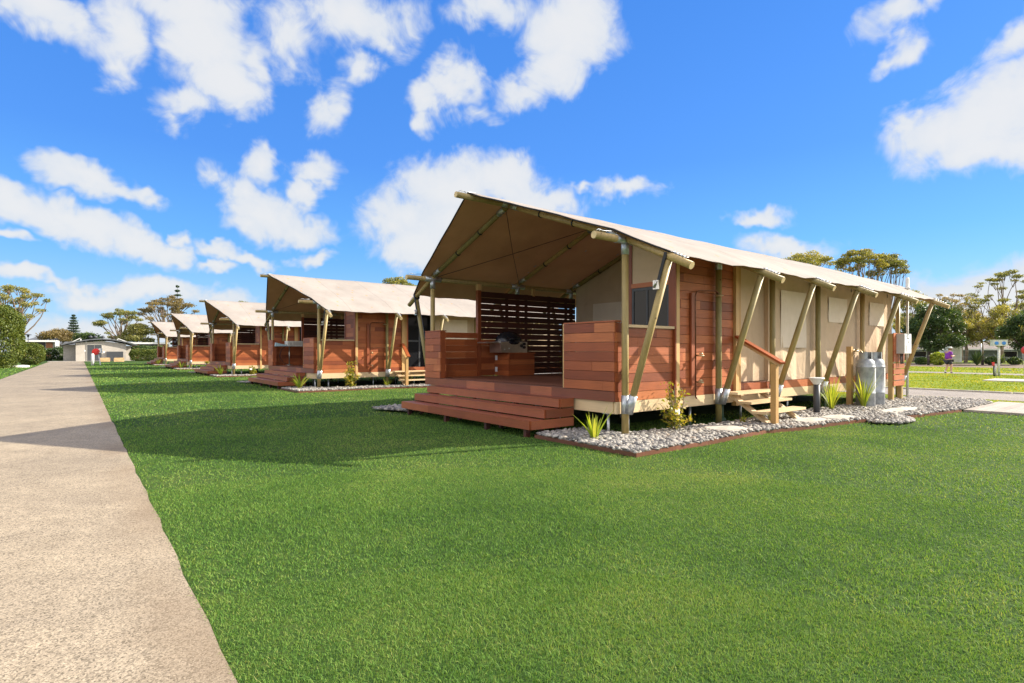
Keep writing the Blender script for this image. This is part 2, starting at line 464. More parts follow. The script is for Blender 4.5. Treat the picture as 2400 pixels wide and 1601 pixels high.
class MB:
    def __init__(self):
        self.v, self.f, self.m, self.s, self.r = [], [], [], [], []

    def face(self, idx, m=0, s=False, r=None):
        self.f.append(idx)
        self.m.append(m)
        self.s.append(s)
        self.r.append(rng.random() if r is None else r)

    def box(self, x0, x1, y0, y1, z0, z1, m=0, r=None):
        r = rng.random() if r is None else r
        b = len(self.v)
        self.v += [(x0, y0, z0), (x1, y0, z0), (x1, y1, z0), (x0, y1, z0), (x0, y0, z1), (x1, y0, z1), (x1, y1, z1), (x0, y1, z1)]
        for q in ((0, 3, 2, 1), (4, 5, 6, 7), (0, 1, 5, 4), (1, 2, 6, 5), (2, 3, 7, 6), (3, 0, 4, 7)):
            self.face([b + k for k in q], m, False, r)
        return self

    def bar(self, p0, p1, wid, hei, up=(0, 0, 1), m=0, r=None):
        """a rectangular bar from p0 to p1"""
        r = rng.random() if r is None else r
        p0, p1 = Vector(p0), Vector(p1)
        d = (p1 - p0).normalized()
        sx = d.cross(Vector(up)).normalized() * wid / 2
        sz = sx.cross(d).normalized() * hei / 2
        b = len(self.v)
        for p in (p0, p1):
            self.v += [tuple(p - sx - sz), tuple(p + sx - sz), tuple(p + sx + sz), tuple(p - sx + sz)]
        for q in ((0, 1, 2, 3), (7, 6, 5, 4), (0, 4, 5, 1), (1, 5, 6, 2), (2, 6, 7, 3), (3, 7, 4, 0)):
            self.face([b + k for k in q], m, False, r)
        return self

    def tube(self, pts, rad, n=12, m=0, cap=0, r=None):
        """tube along points; rad a number or one per point; cap = material of the ends (None = open)"""
        r = rng.random() if r is None else r
        pts = [Vector(p) for p in pts]
        rads = rad if isinstance(rad, (list, tuple)) else [rad] * len(pts)
        b = len(self.v)
        ref = None
        for i, p in enumerate(pts):
            d = (pts[min(i + 1, len(pts) - 1)] - pts[max(i - 1, 0)]).normalized()
            if ref is None:
                ref = Vector((0, 0, 1)) if abs(d.z) < .9 else Vector((1, 0, 0))
            a = d.cross(ref).normalized()
            c = a.cross(d).normalized()
            ref = c
            for k in range(n):
                t = 2 * math.pi * k / n
                self.v.append(tuple(p + (a * math.cos(t) + c * math.sin(t)) * rads[i]))
        for i in range(len(pts) - 1):
            for k in range(n):
                k2 = (k + 1) % n
                self.face([b + i * n + k, b + i * n + k2, b + (i + 1) * n + k2, b + (i + 1) * n + k], m, True, r)
        if cap is not None:
            self.face([b + k for k in reversed(range(n))], cap, False, r)
            e = b + (len(pts) - 1) * n
            self.face([e + k for k in range(n)], cap, False, r)
        return self

    def lathe(self, prof, center=(0, 0, 0), n=20, m=0, r=None):
        """profile of (radius, height) turned round the vertical"""
        r = rng.random() if r is None else r
        cx, cy, cz = center
        b = len(self.v)
        for (rad, h) in prof:
            for k in range(n):
                t = 2 * math.pi * k / n
                self.v.append((cx + rad * math.cos(t), cy + rad * math.sin(t), cz + h))
        for i in range(len(prof) - 1):
            for k in range(n):
                k2 = (k + 1) % n
                self.face([b + i * n + k, b + i * n + k2, b + (i + 1) * n + k2, b + (i + 1) * n + k], m, True, r)
        self.face([b + k for k in reversed(range(n))], m, False, r)
        e = b + (len(prof) - 1) * n
        self.face([e + k for k in range(n)], m, False, r)
        return self

    def poly(self, pts, m=0, r=None, s=False):
        b = len(self.v)
        self.v += [tuple(p) for p in pts]
        self.face(list(range(b, b + len(pts))), m, s, r)
        return self

    def prism(self, pts, vec, m=0, r=None):
        """closed outline pts pushed along vec"""
        r = rng.random() if r is None else r
        n = len(pts)
        b = len(self.v)
        vec = Vector(vec)
        self.v += [tuple(p) for p in pts] + [tuple(Vector(p) + vec) for p in pts]
        self.face([b + k for k in reversed(range(n))], m, False, r)
        self.face([b + n + k for k in range(n)], m, False, r)
        for k in range(n):
            k2 = (k + 1) % n
            self.face([b + k, b + k2, b + n + k2, b + n + k], m, False, r)
        return self

    def grid(self, rows, m=0, smooth=True, r=None, flip=False):
        b = len(self.v)
        h, wd = len(rows), len(rows[0])
        for row in rows:
            self.v += [tuple(p) for p in row]
        for i in range(h - 1):
            for j in range(wd - 1):
                q = [b + i * wd + j, b + i * wd + j + 1, b + (i + 1) * wd + j + 1, b + (i + 1) * wd + j]
                self.face(q[::-1] if flip else q, m, smooth, r if r is not None else .5)
        return self

    def planks(self, axis, fix0, fix1, a0, a1, z0, z1, bh=.1415, gap=.006, m=0, seg=(.5, 1.6)):
        """horizontal boards with gaps and butt joints"""
        nrow = max(1, round((z1 - z0) / bh))
        hh = (z1 - z0) / nrow
        for i in range(nrow):
            a = a0
            first = True
            while a < a1 - 1e-4:
                e = a + rng.uniform(*seg) * (rng.random() if first else 1)
                first = False
                if a1 - e < .3:
                    e = a1
                jig = rng.uniform(-.0015, .0015)
                args = (a + .0015, e - .0015)
                if axis == 'x':
                    self.box(*args, fix0 + jig, fix1 + jig, z0 + i * hh, z0 + (i + 1) * hh - gap, m)
                else:
                    self.box(fix0 + jig, fix1 + jig, *args, z0 + i * hh, z0 + (i + 1) * hh - gap, m)
                a = e
        return self

    def build(self, name, mats, parent=None, loc=None, fix=False):
        me = bpy.data.meshes.new(name)
        me.from_pydata(self.v, [], self.f)
        mats = mats if isinstance(mats, (list, tuple)) else [mats]
        for mm in mats:
            me.materials.append(M[mm] if isinstance(mm, str) else mm)
        me.polygons.foreach_set('material_index', self.m)
        me.polygons.foreach_set('use_smooth', self.s)
        at = me.attributes.new('rnd', 'FLOAT', 'FACE')
        at.data.foreach_set('value', self.r)
        me.update()
        return link(name, me, parent, loc)


def link(name, me, parent=None, loc=None):
    o = bpy.data.objects.new(name, me)
    C.objects.link(o)
    if parent is not None:
        o.parent = parent
    if loc is not None:
        o.location = loc
    return o


def tag(o, label, cat, group=None):
    o['label'] = label
    o['category'] = cat
    if group:
        o['group'] = group
    return o


def thing(name, label, cat, loc=(0, 0, 0), rotz=0.0, group=None):
    o = bpy.data.objects.new(name, None)
    C.objects.link(o)
    o.empty_display_size = .2
    o.location = loc
    o.rotation_euler = (0, 0, rotz)
    return tag(o, label, cat, group)


def kind(o, k):
    o['kind'] = k
    return o


KIDS = {}


def copy_tree(src, parent=None, skip=()):
    c = src.copy()
    C.objects.link(c)
    if parent is not None:
        c.parent = parent
    for ch in list(src.children):
        if ch.name.split('.')[0] not in skip:
            copy_tree(ch, c, skip)
    return c


def np_mesh(name, verts, loops, sizes, mat, rnd=None, tip=None, smooth=False):
    me = bpy.data.meshes.new(name)
    nv, nl, npoly = len(verts), len(loops), len(sizes)
    me.vertices.add(nv)
    me.vertices.foreach_set('co', verts.astype(np.float32).ravel())
    me.loops.add(nl)
    me.loops.foreach_set('vertex_index', loops.astype(np.int32))
    me.polygons.add(npoly)
    st = np.concatenate([[0], np.cumsum(sizes)[:-1]]).astype(np.int32)
    me.polygons.foreach_set('loop_start', st)
    if smooth:
        me.polygons.foreach_set('use_smooth', np.ones(npoly, dtype=bool))
    for mm in (mat if isinstance(mat, (list, tuple)) else [mat]):
        me.materials.append(M[mm] if isinstance(mm, str) else mm)
    if rnd is not None:
        me.attributes.new('rnd', 'FLOAT', 'POINT').data.foreach_set('value', rnd.astype(np.float32))
    if tip is not None:
        me.attributes.new('tip', 'FLOAT', 'POINT').data.foreach_set('value', tip.astype(np.float32))
    me.update(calc_edges=True)
    me.validate()
    return me


# ------------------------------------------------------------------ setting: ground, roads
mb = MB()
mb.poly([(-900, -900, G_LAWN), (900, -900, G_LAWN), (900, 900, G_LAWN), (-900, 900, G_LAWN)])
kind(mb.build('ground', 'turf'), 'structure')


def strip(name, x0, x1, y0, y1, z, mat, wob=.02, step=1.2, seed=1):
    """a road sheet running along Y with slightly ragged edges"""
    rr = random.Random(seed)
    rows = []
    n = int((y1 - y0) / step)
    for i in range(n + 1):
        y = y0 + (y1 - y0) * i / n
        rows.append([(x0 + rr.uniform(-wob, wob), y, z), ((x0 + x1) / 2, y, z), (x1 + rr.uniform(-wob, wob), y, z)])
    b = MB().grid(rows, smooth=False, flip=True)
    return kind(b.build(name, mat), 'structure')


ROAD_X0, ROAD_X1 = -2.75, 0.47
strip('road', ROAD_X0, ROAD_X1, -8, 86, G_LAWN + .006, 'road', .011, .33)
strip('back_road', 18.55, 21.6, -40, 90, G_LAWN + .006, 'road2', .03)
strip('back_path', 38.4, 40.9, -40, 110, G_LAWN + .006, 'road2', .03)
b = MB()
for i in range(40):
    b.box(21.62, 21.76, -30 + i * 2.6, -30 + i * 2.6 + 2.57, G_LAWN - .05, G_LAWN + .05)
kind(b.build('kerb', 'concrete'), 'structure')
b = MB()
for i in range(58):
    b.box(14.45, 17.4, 3.3 - (i + 1) * .145, 3.3 - i * .145 - .007, G_LAWN - .04, G_LAWN + .05)
kind(b.build('plank_path', 'timbergrey'), 'structure')
b = MB().poly([(54, -30, G_LAWN + .008), (70, -30, G_LAWN + .008), (70, 60, G_LAWN + .008), (54, 60, G_LAWN + .008)])
kind(b.build('mulch_ground', 'mulch'), 'structure')
b = MB().poly([(-3.0, 86, G_LAWN + .012), (9, 86, G_LAWN + .012), (9, 89, G_LAWN + .012), (-3.0, 89, G_LAWN + .012)])
kind(b.build('pavement', 'concrete'), 'structure')

# ------------------------------------------------------------------ safari tent
TX, TY = 6.12, 7.94                                         # world place of the first tent's frame origin
PX = [0.0, 2.38, 4.20, 6.12, 8.46, 10.78]                   # frame lines along the tent
ROWS = [0.0, 12.77, 25.3, 38.9, 52.9]                       # spacing of the five tents
PR = .051


def prof(y):
    """roof canvas height over the frame"""
    a = abs(y)
    if a <= 2.72:
        return 3.885 - (3.885 - 2.875) * a / 2.72
    return 2.875 - (2.875 - 2.46) * (a - 2.72) / .80


def roof_x(y, end):
    a = abs(y)
    if end == 0:
        return -.87 + (.63 * a / 2.72 if a < 2.72 else .63 + .20 * (a - 2.72) / .8)
    return 11.38 - (.30 * a / 2.72 if a < 2.72 else .30 + .25 * (a - 2.72) / .8)


def build_tent():
    T = thing('safari_tent', '', 'tent', (TX, TY, 0))
    # roof canvas: outer cream side, brown underside
    ys = sorted(set([-3.52, -3.3, -3.0, -2.72] + [-2.72 + 2.72 * k / 9 for k in range(10)]))
    ys = ys + [-y for y in reversed(ys[:-1])]
    rows_t, rows_b = [], []
    ts = [k / 66 for k in range(67)]
    wr = random.Random(3)
    for t in ts:
        rt, rb = [], []
        for y in ys:
            x = roof_x(y, 0) + (roof_x(y, 1) - roof_x(y, 0)) * t
            sag = 0
            for k in range(5):
                if PX[k] < x < PX[k + 1]:
                    u = (x - PX[k]) / (PX[k + 1] - PX[k])
                    sag = .030 * 4 * u * (1 - u) * (1 if abs(y) > .3 else .5)
            tight = .012 * math.sin(x * 5.1 + y * 2.3) * math.sin(y * 1.9 + x * .7) + .006 * math.sin(x * 11 - y * 4)
            z = prof(y) - sag + tight * (0 if abs(y) < .2 else 1)
            rt.append((x, y, z))
            rb.append((x, y, z - .006))
        rows_t.append(rt)
        rows_b.append(rb)
    b = MB().grid(rows_t, 0).grid(rows_b, 1, flip=True)
    n = len(ys)
    for rows_i in ((0, False), (-1, True)):
        for j in range(n - 1):
            i = rows_i[0]
            b.poly([rows_t[i][j], rows_b[i][j], rows_b[i][j + 1], rows_t[i][j + 1]], 0)
    for j in (0, n - 1):
        for i in range(len(ts) - 1):
            b.poly([rows_t[i][j], rows_t[i + 1][j], rows_b[i + 1][j], rows_b[i][j]], 0)
    roof = b.build('roof_canvas', ['roof', 'lining'], T)
    b = MB().tube([(p[0] - .004, p[1], p[2] - .012) for p in rows_t[0]], .014, 6)
    b.build('edge_binding', 'binding', roof)
    b = MB()
    for y0 in (-2.72, 2.72):                                  # sewn seams seen on the underside
        for k in range(5):
            xm = (PX[k] + PX[k + 1]) / 2
    # poles
    MB().tube([(-1.12, 0, 3.80), (2.5, 0, 3.81), (6, 0, 3.81), (11.5, 0, 3.80)], PR, 14, 0, 1).build('ridge_pole', ['pole', 'pole_end'], T)
    for s in (-1, 1):
        MB().tube([(-.64, 2.72 * s, 2.735), (3, 2.72 * s, 2.74), (11.15, 2.72 * s, 2.74)], PR * 1.02, 14, 0, 1).build('purlin', ['pole', 'pole_end'], T)
    for k, x in enumerate(PX):
        for s in (-1, 1):
            MB().tube([(x, .02 * s, 3.79), (x, 2.72 * s, 2.785)], PR, 12, 0, 1).build('rafter', ['pole', 'pole_end'], T)
            o = MB().tube([(x, 2.66 * s, 2.80), (x, 3.81 * s, 2.245)], PR, 12, 0, 1).build('rafter', ['pole', 'pole_end'], T)
            # hook and lashing at the rafter end
            b = MB()
            for q in range(5):
                u = q / 4
                b.tube([(x - .03, (3.52 + .2 * u) * s, 2.455 - .10 * u), (x + .035, (3.54 + .2 * u) * s, 2.462 - .10 * u)], .006, 5)
            b.tube([(x, 3.50 * s, 2.47), (x, 3.72 * s, 2.36)], .008, 6)
            b.build('lashing', 'galv', o)
            # post with its sleeve
            p = MB().tube([(x, 2.72 * s, -.14), (x, 2.72 * s, 1.2), (x, 2.72 * s, 2.72)], [PR, PR * .99, PR * .97], 14, 0, 1).build('post', ['pole', 'pole_end'], T)
            MB().tube([(x, 2.72 * s, 2.53), (x, 2.72 * s, 2.735)], PR * 1.12, 14).build('sleeve', 'galv', p)
            # T piece round the purlin
            MB().tube([(x - .2, 2.72 * s, 2.738), (x + .2, 2.72 * s, 2.738)], PR * 1.16, 14).tube(
                [(x, 2.60 * s, 2.84), (x, 2.40 * s, 2.91)], PR * 1.12, 12).build('joint', 'galv', T)
            # strut from the foot of the post out to the rafter
            f, h = Vector((x, 2.80 * s, .33)), Vector((x, 3.46 * s, 2.36))
            st = MB().tube([f, h], PR * .96, 12, 0, 1).build('strut', ['pole', 'pole_end'], T)
            dv = (h - f).normalized()
            b = MB().tube([f - dv * .05, f + dv * .22], PR * 1.18, 12)
            b.tube([(x, 2.72 * s, .27), (x, 2.72 * s, .53)], PR * 1.16, 12)
            b.build('bracket', 'galv', st)
        # ridge joint
        MB().tube([(x - .16, 0, 3.805), (x + .16, 0, 3.805)], PR * 1.15, 12).tube(
            [(x, .12, 3.755), (x, .30, 3.69)], PR * 1.13, 12).tube([(x, -.12, 3.755), (x, -.30, 3.69)], PR * 1.13, 12).build('joint', 'galv', T)
        # black straps holding the canvas to the inner rafters
        for s in (-1, 1):
            for u in (.33, .62):
                c = Vector((x, 2.72 * s * u, 3.79 - 1.005 * u))
                dd = Vector((0, 2.72 * s, -1.005)).normalized() * .015
                MB().tube([c - dd, c + dd], PR * 1.14, 12).build('strap', 'black', T)
    for s in (-1, 1):
        MB().tube([(.04, .12 * s, 3.73), (1.2, 1.4 * s, 3.24), (2.34, 2.6 * s, 2.78)], .006, 5).build('brace_cord', 'black', T)
        MB().tube([(2.34, .12 * s, 3.73), (1.2, 1.4 * s, 3.24), (.05, 2.6 * s, 2.78)], .006, 5).build('brace_cord', 'black', T)
    # lashings on the pole tips at the front gable
    b = MB()
    for (x, y, z) in ((-1.02, 0, 3.865), (-.55, 2.72, 2.80), (-.55, -2.72, 2.80)):
        b.tube([(x - .04, y, z), (x + .02, y + .02, z + .03), (x + .08, y - .01, z + .01), (x + .3, y, z + .03)], .006, 5)
        b.tube([(x + .02, y, z), (x + .06, y + .03, z + .035), (x + .10, y, z)], .005, 5)
    b.build('gable_lashing', 'galv', T)
    # ratchet straps at the first struts
    for s in (-1, 1):
        b = MB()
        h = Vector((-.02, 3.46 * s, 2.36))
        b.bar((-.066, 3.46 * s, 2.46), (-.066, 3.33 * s, 2.06), .045, .006, (1, 0, 0))
        b.tube([(0, 3.42 * s, 2.40), (0, 3.46 * s, 2.385)], PR * 1.22, 12)
        st = b.build('ratchet_strap', 'black', T)
        b = MB()
        b.box(-.10, -.07, min(3.28 * s, 3.36 * s), max(3.28 * s, 3.36 * s), 1.98, 2.10)
        b.tube([(-.11, 3.30 * s, 2.00), (-.11, 3.34 * s, 2.09)], .012, 8)
        b.build('ratchet', 'steel', st)
    # timber floor frame
    b = MB()
    b.box(-.10, 10.74, -2.645, -2.60, .262, .433)
    b.box(-.10, 10.74, 2.60, 2.645, .262, .433)
    b.box(-.115, -.07, -2.595, 2.60, .262, .433)
    b.box(10.70, 10.745, -2.595, 2.595, .262, .433)
    for k in range(12):
        b.box(.5 + k * .88, .545 + k * .88, -2.595, 2.595, .29, .43)
    b.build('floor_frame', 'pine', T)
    b = MB()
    for x in (-.02, .42, 2.0, 3.6, 5.4, 7.2, 9.0, 10.4):
        for y in (-2.42, -.9, .9, 2.42):
            b = MB().tube([(x, y, -.15), (x, y, .25)], .022, 8)
            b.box(x - .06, x + .06, y - .06, y + .06, .245, .262)
            b.build('stump', 'galv', T)
    # deck boards run across the front
    b = MB()
    for k in range(30):
        x = -.09 + k * .145
        b.box(x, x + .139, -2.58, 2.62, .565, .590)
    b.box(-.09, 4.25, -2.58, 2.62, .44, .50, r=.1)
    b.build('deck', 'deck', T)
    MB().box(4.26, 10.72, -2.585, 2.585, .44, .575).build('floor', 'red', T)
    # front fascia, parapets
    b = MB().planks('y', -.145, -.118, -2.64, 2.80, .437, .586, .147)
    b.build('fascia', 'step', T)
    b = MB().planks('y', -.145, -.118, -2.64, -1.61, .590, 1.575, seg=(1.3, 2))
    b.planks('y', -.028, -.006, -2.60, -1.61, .600, 1.57, seg=(1.3, 2))
    b.planks('x', -2.64, -2.615, -.117, .02, .437, 1.575, seg=(1.3, 2))
    b.box(-.147, 0.0, -2.645, -1.60, 1.576, 1.600)
    b.build('parapet', 'red', T)
    MB().box(-.146, -.004, -1.608, -1.588, .592, 1.574).build('parapet_end', 'pine_v', T)
    b = MB().planks('y', -.145, -.118, 2.15, 2.80, .590, 1.575, seg=(.35, .9))
    b.planks('y', -.03, -.006, 2.15, 2.60, .600, 1.57, seg=(1.3, 2))
    b.box(-.117, -.031, 2.15, 2.172, .592, 1.574)
    b.box(-.147, 0.0, 2.145, 2.80, 1.576, 1.598)
    b.build('parapet', 'red', T)
    # right side wall below the sill
    b = MB().planks('x', -2.64, -2.615, .021, 1.22, .437, 1.50, seg=(.7, 2.2))
    b.planks('x', -2.56, -2.54, .03, 1.22, .60, 1.50, seg=(.7, 2.2))
    b.build('side_wall', 'red', T)
    MB().box(.075, 1.215, -2.68, -2.53, 1.505, 1.545).build('sill', 'pine', T)
    b = MB().box(1.13, 1.225, -2.612, -2.57, .44, 1.50)
    b.build('side_stud', 'pine_v', T)
    # left side: low boarded part then the slatted screen
    b = MB().planks('x', 2.60, 2.625, -.10, 1.10, .437, 1.43, gap=.0012, seg=(.6, 1.6))
    b.box(-.10, 1.10, 2.60, 2.625, 1.455, 1.575, r=.3)
    b.box(-.10, .02, 2.575, 2.598, 1.30, 1.575, r=.4)
    b.build('side_wall', 'red', T)
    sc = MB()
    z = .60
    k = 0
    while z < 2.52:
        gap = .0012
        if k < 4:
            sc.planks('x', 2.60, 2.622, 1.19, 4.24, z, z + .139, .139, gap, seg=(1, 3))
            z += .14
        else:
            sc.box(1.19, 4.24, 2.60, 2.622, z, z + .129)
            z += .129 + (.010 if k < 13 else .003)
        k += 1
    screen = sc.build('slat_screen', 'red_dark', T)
    b = MB()
    for x in (1.95, 2.55, 3.3, 3.9):
        b.box(x, x + .07, 2.623, 2.66, .6, 2.55)
    b.build('batten', 'red_dark', screen)
    b = MB().box(1.10, 1.19, 2.57, 2.66, .437, 2.56)
    p = b.build('screen_post', 'red_v', T)
    MB().box(1.10, 1.20, 2.565, 2.665, 2.562, 2.70).box(2.76, 2.83, 2.58, 2.65, 2.52, 2.70).build('post_head', 'pine_v', p)
    MB().planks('x', 2.570, 2.596, 1.195, 1.572, .595, 1.43, gap=.0015, seg=(1, 2)).build('side_wall', 'red', T)
    # bench for the cooker against the screen
    b = MB().planks('x', 2.03, 2.055, 1.60, 2.34, .60, 1.10, .125)
    b.planks('y', 1.575, 1.599, 2.03, 2.595, .60, 1.10, .125)
    b.box(1.575, 2.36, 2.02, 2.595, 1.101, 1.125)
    bench = b.build('bench', 'red', T)
    b = MB()
    for z in (.68, .95):
        b.box(1.566, 1.5745, 2.46, 2.54, z, z + .11)
    b.build('power_outlet', 'white', bench)
    # bathroom pod
    b = MB().planks('x', -2.64, -2.612, 1.335, 2.975, .437, 2.70, seg=(.5, 1.7))
    b.planks('y', 1.262, 1.286, -2.55, -1.80, .60, 1.50, seg=(2, 3))
    b.planks('x', -1.72, -1.70, 1.30, 3.15, .60, 2.95, seg=(1, 2))
    b.planks('y', 3.15, 3.17, -2.60, -1.72, .60, 2.80, seg=(2, 3))
    b.build('bathroom_wall', 'red', T)
    b = MB().box(1.225, 1.25, -2.69, -2.56, .437, 2.72)
    b.build('corner_board', 'red_v', T)
    MB().box(1.252, 1.332, -2.69, -2.60, .24, 2.74).build('corner_post', 'pine_v', T)
    MB().box(2.978, 3.075, -2.69, -2.60, .20, 2.76).box(3.079, 3.165, -2.675, -2.60, .20, 2.76).build('corner_post', 'pine_v', T)
    MB().box(1.245, 1.30, -1.80, -1.70, .592, 3.18).build('corner_board', 'red_v', T)
    wdo = MB().box(1.235, 1.29, -2.555, -1.80, 2.215, 2.29).box(1.235, 1.29, -2.555, -1.80, 1.50, 1.545).build('window', 'red', T)
    MB().box(1.25, 1.285, -2.555, -2.515, 1.546, 2.213).box(1.25, 1.285, -1.84, -1.802, 1.546, 2.213).box(
        1.25, 1.285, -2.514, -1.842, 2.165, 2.213).box(1.252, 1.283, -2.13, -2.10, 1.547, 2.164).build('frame', 'darkgrey', wdo)
    MB().box(1.263, 1.270, -2.514, -1.842, 1.547, 2.164).build('pane', 'glass', wdo)
    # canvas above the pod front
    b = MB()
    b.prism([(1.262, -2.60, 2.292), (1.262, -1.80, 2.292), (1.262, -1.80, 3.15), (1.262, -2.60, 2.86)], (.01, 0, 0))
    b.build('canvas_gusset', 'wallcanvas', T)
    # outdoor shower on the pod's side
    sh = MB().box(1.66, 1.745, -2.685, -2.645, .60, 2.10).build('shower', 'red_v', T)
    b = MB().tube([(1.775, -2.68, .42), (1.77, -2.68, 2.06), (1.80, -2.69, 2.13), (1.88, -2.70, 2.15), (2.22, -2.76, 2.16), (2.26, -2.79, 2.12)], .013, 8)
    b.tube([(1.775, -2.68, .42), (1.74, -2.72, .40), (1.70, -2.74, .41)], .013, 8)
    b.build('pipe', 'pipe', sh)
    MB().lathe([(.012, 0), (.02, -.02), (.075, -.035), (.07, -.045)][::-1], (2.26, -2.80, 2.12), 14).build('shower_head', 'brass', sh)
    for z in (1.09, .66):
        MB().tube([(1.775, -2.69, z), (1.80, -2.75, z), (1.82, -2.80, z - .01)], .014, 8).tube(
            [(1.76, -2.76, z + .03), (1.86, -2.76, z + .02)], .008, 6).lathe([(.022, 0), (.022, .02)], (1.81, -2.76, z + .02), 10).build('tap', 'brass', sh)
    # canvas room
    def cloth(p0, p1, z0, z1fn, seed, amp=.017, tail=.0):
        rr = random.Random(seed)
        ph = [rr.uniform(0, 6) for _ in range(4)]
        p0, p1 = Vector(p0), Vector(p1)
        L = (p1 - p0).length
        nd = Vector((p1 - p0).normalized()).cross(Vector((0, 0, 1)))
        rows = []
        for i in range(15):
            v = i / 14
            row = []
            for j in range(int(L * 16) + 1):
                u = j / int(L * 16)
                q = p0 + (p1 - p0) * u
                z1 = z1fn(q.x, q.y)
                f = (math.sin(u * L * 13 + ph[0] + .5 * math.sin(v * 5 + ph[3])) * .5 + math.sin(u * L * 31 + ph[1]) * .3 + math.sin(u * L * 5.3 + ph[2] + v * 2))
                k = amp * f * (.35 + .9 * (1 - v))
                q = q + nd * (k + tail * (1 - v) ** 3)
                row.append((q.x, q.y, z0 + (z1 - z0) * v))
            rows.append(row)
        return rows
    top = lambda x, y: min(2.78, prof(y) - .10)
    gab = lambda x, y: prof(y) - .10
    MB().grid(cloth((4.27, -2.60, 0), (10.66, -2.60, 0), .585, top, 1)).build('canvas_wall', 'wallcanvas', T)
    MB().grid(cloth((10.66, 2.60, 0), (4.27, 2.60, 0), .585, top, 2)).build('canvas_wall', 'wallcanvas', T)
    MB().grid(cloth((10.66, -2.60, 0), (10.66, 2.60, 0), .585, gab, 3)).build('canvas_wall', 'wallcanvas', T)
    fw = MB().grid(cloth((4.27, 2.60, 0), (4.27, -2.60, 0), .592, gab, 4, .006)).build('canvas_wall', 'wallcanvas', T)
    MB().box(4.235, 4.248, .55, 1.95, 1.45, 2.36).build('window_flap', 'flap', fw)
    MB().grid(cloth((4.34, 2.3, 0), (4.34, 2.3 - 4.6, 0), .60, lambda x, y: 2.5, 9, .003)).build('inner_lining', 'wallcanvas', T)
    for (x0, x1, z0, z1) in ((4.72, 5.80, 1.23, 2.36), (6.86, 7.84, 1.80, 2.35), (9.16, 10.11, 1.79, 2.36)):
        rows = [[(x0 + (x1 - x0) * j / 12, -2.626 + .004 * math.sin(j * 1.9 + i), z0 + (z1 - z0) * i / 6) for j in range(13)] for i in range(7)]
        MB().grid(rows).build('window_flap', 'flap', T)
    b = MB()
    for x in (4.55, 5.98, 6.35, 7.1, 7.95, 8.7, 9.3, 10.2):
        b.bar((x, -2.665, 2.70), (x + .01, -2.67, 2.52), .03, .006, (0, 1, 0))
    b.build('toggle_straps', 'black', T)
    b = MB()
    b.planks('x', -2.64, -2.622, 3.17, 10.70, .437, .585, .147, seg=(.8, 2.4))
    b.build('skirting', 'red', T)
    MB().planks('x', 2.622, 2.64, 1.2, 10.70, .437, .585, .147, seg=(.8, 2.4)).build('skirting', 'red', T)
    # canvas flap over the side doorway
    MB().grid(cloth((3.20, -2.52, 0), (4.30, -2.52, 0), .60, top, 8, .006)).build('door_flap', 'wallcanvas', T)
    # front steps
    st = thing_part('front_steps', T)
    for k in range(3):
        zt = .15 + .145 * k
        xf = -1.02 + .29 * k
        b = MB()
        for q in range(2):
            b.box(xf + .022 + q * .139, xf + .022 + q * .139 + .134, -1.81, 2.18, zt - .025, zt)
        a = -1.812
        while a < 2.18:
            e = min(2.182, a + rng.uniform(.6, 1.9))
            if 2.182 - e < .4:
                e = 2.182
            b.box(xf - .003, xf + .0215, a + .001, e - .001, zt - .128, zt + .002)
            a = e
        b.box(xf + .0215, -.15, -1.835, -1.8125, zt - .128, zt + .001)
        b.box(xf + .0215, -.15, 2.1825, 2.205, zt - .128, zt + .001)
        b.build('step', 'step', st)
    b = MB()
    for y in (-1.70, -.7, .55, 1.95):
        b.box(-.985, -.905, y, y + .06, -.16, .02)
        b.box(-.70, -.64, y, y + .05, -.16, .16)
        b.box(-.38, -.32, y, y + .05, -.16, .30)
    b.build('step_leg', 'red_dark', st)
    # side stair
    ss = thing_part('side_stair', T)
    for k in range(3):
        b = MB().box(2.58, 3.98, -2.95 - .24 * k, -2.72 - .24 * k, .425 - .145 * k, .465 - .145 * k)
        b.build('tread', 'pine', ss)
    for x in (2.78, 3.80):
        MB().bar((x, -2.66, .44), (x, -3.46, -.08), .045, .14, (1, 0, 0)).build('stringer', 'pine', ss)
    hr = MB().box(2.70, 2.79, -3.535, -3.445, -.16, .945).build('handrail', 'pine_v', T)
    MB().bar((2.76, -3.62, .965), (2.99, -2.70, 1.42), .11, .035).build('rail', 'red', hr)
    MB().bar((2.75, -3.60, .935), (2.98, -2.70, 1.38), .04, .07).build('under_rail', 'pine', hr)
    MB().tube([(3.02, -2.35, -.14), (3.02, -2.35, .26)], .07, 10).lathe([(.11, 0), (.11, .06), (.075, .09)], (3.02, -2.35, -.12), 10).build('footing', 'green', T)
    return T


def thing_part(name, parent):
    o = bpy.data.objects.new(name, None)
    C.objects.link(o)
    o.empty_display_size = .1
    o.parent = parent
    return o


TENT = build_tent()
GT = 'safari tents in a row along the lawn'
tag(TENT, 'nearest and largest looking safari tent, black domed barbecue on its red timber deck', 'tent', GT)
tents = [TENT]
TL = ['second nearest safari tent, white cooker on its deck and dark open side door',
      'safari tent in the middle of the row of five, third from the camera',
      'second farthest safari tent in the row, between the middle one and the last one',
      'farthest and smallest looking safari tent at the end of the row, by the clipped hedge']


def side_door(parent):
    d = MB().box(3.20, 3.26, -2.60, -2.53, .592, 2.62).box(4.22, 4.28, -2.60, -2.53, .592, 2.62).box(3.262, 4.218, -2.60, -2.53, 2.55, 2.62).build('side_door', 'red_v', parent)
    MB().box(3.262, 4.218, -2.57, -2.562, .595, 2.548).build('pane', 'glass', d)
    MB().box(3.70, 3.76, -2.585, -2.573, .596, 2.546).box(3.263, 3.698, -2.585, -2.573, 1.5, 1.56).box(3.763, 4.217, -2.585, -2.573, 1.5, 1.56).build('frame', 'darkgrey', d)


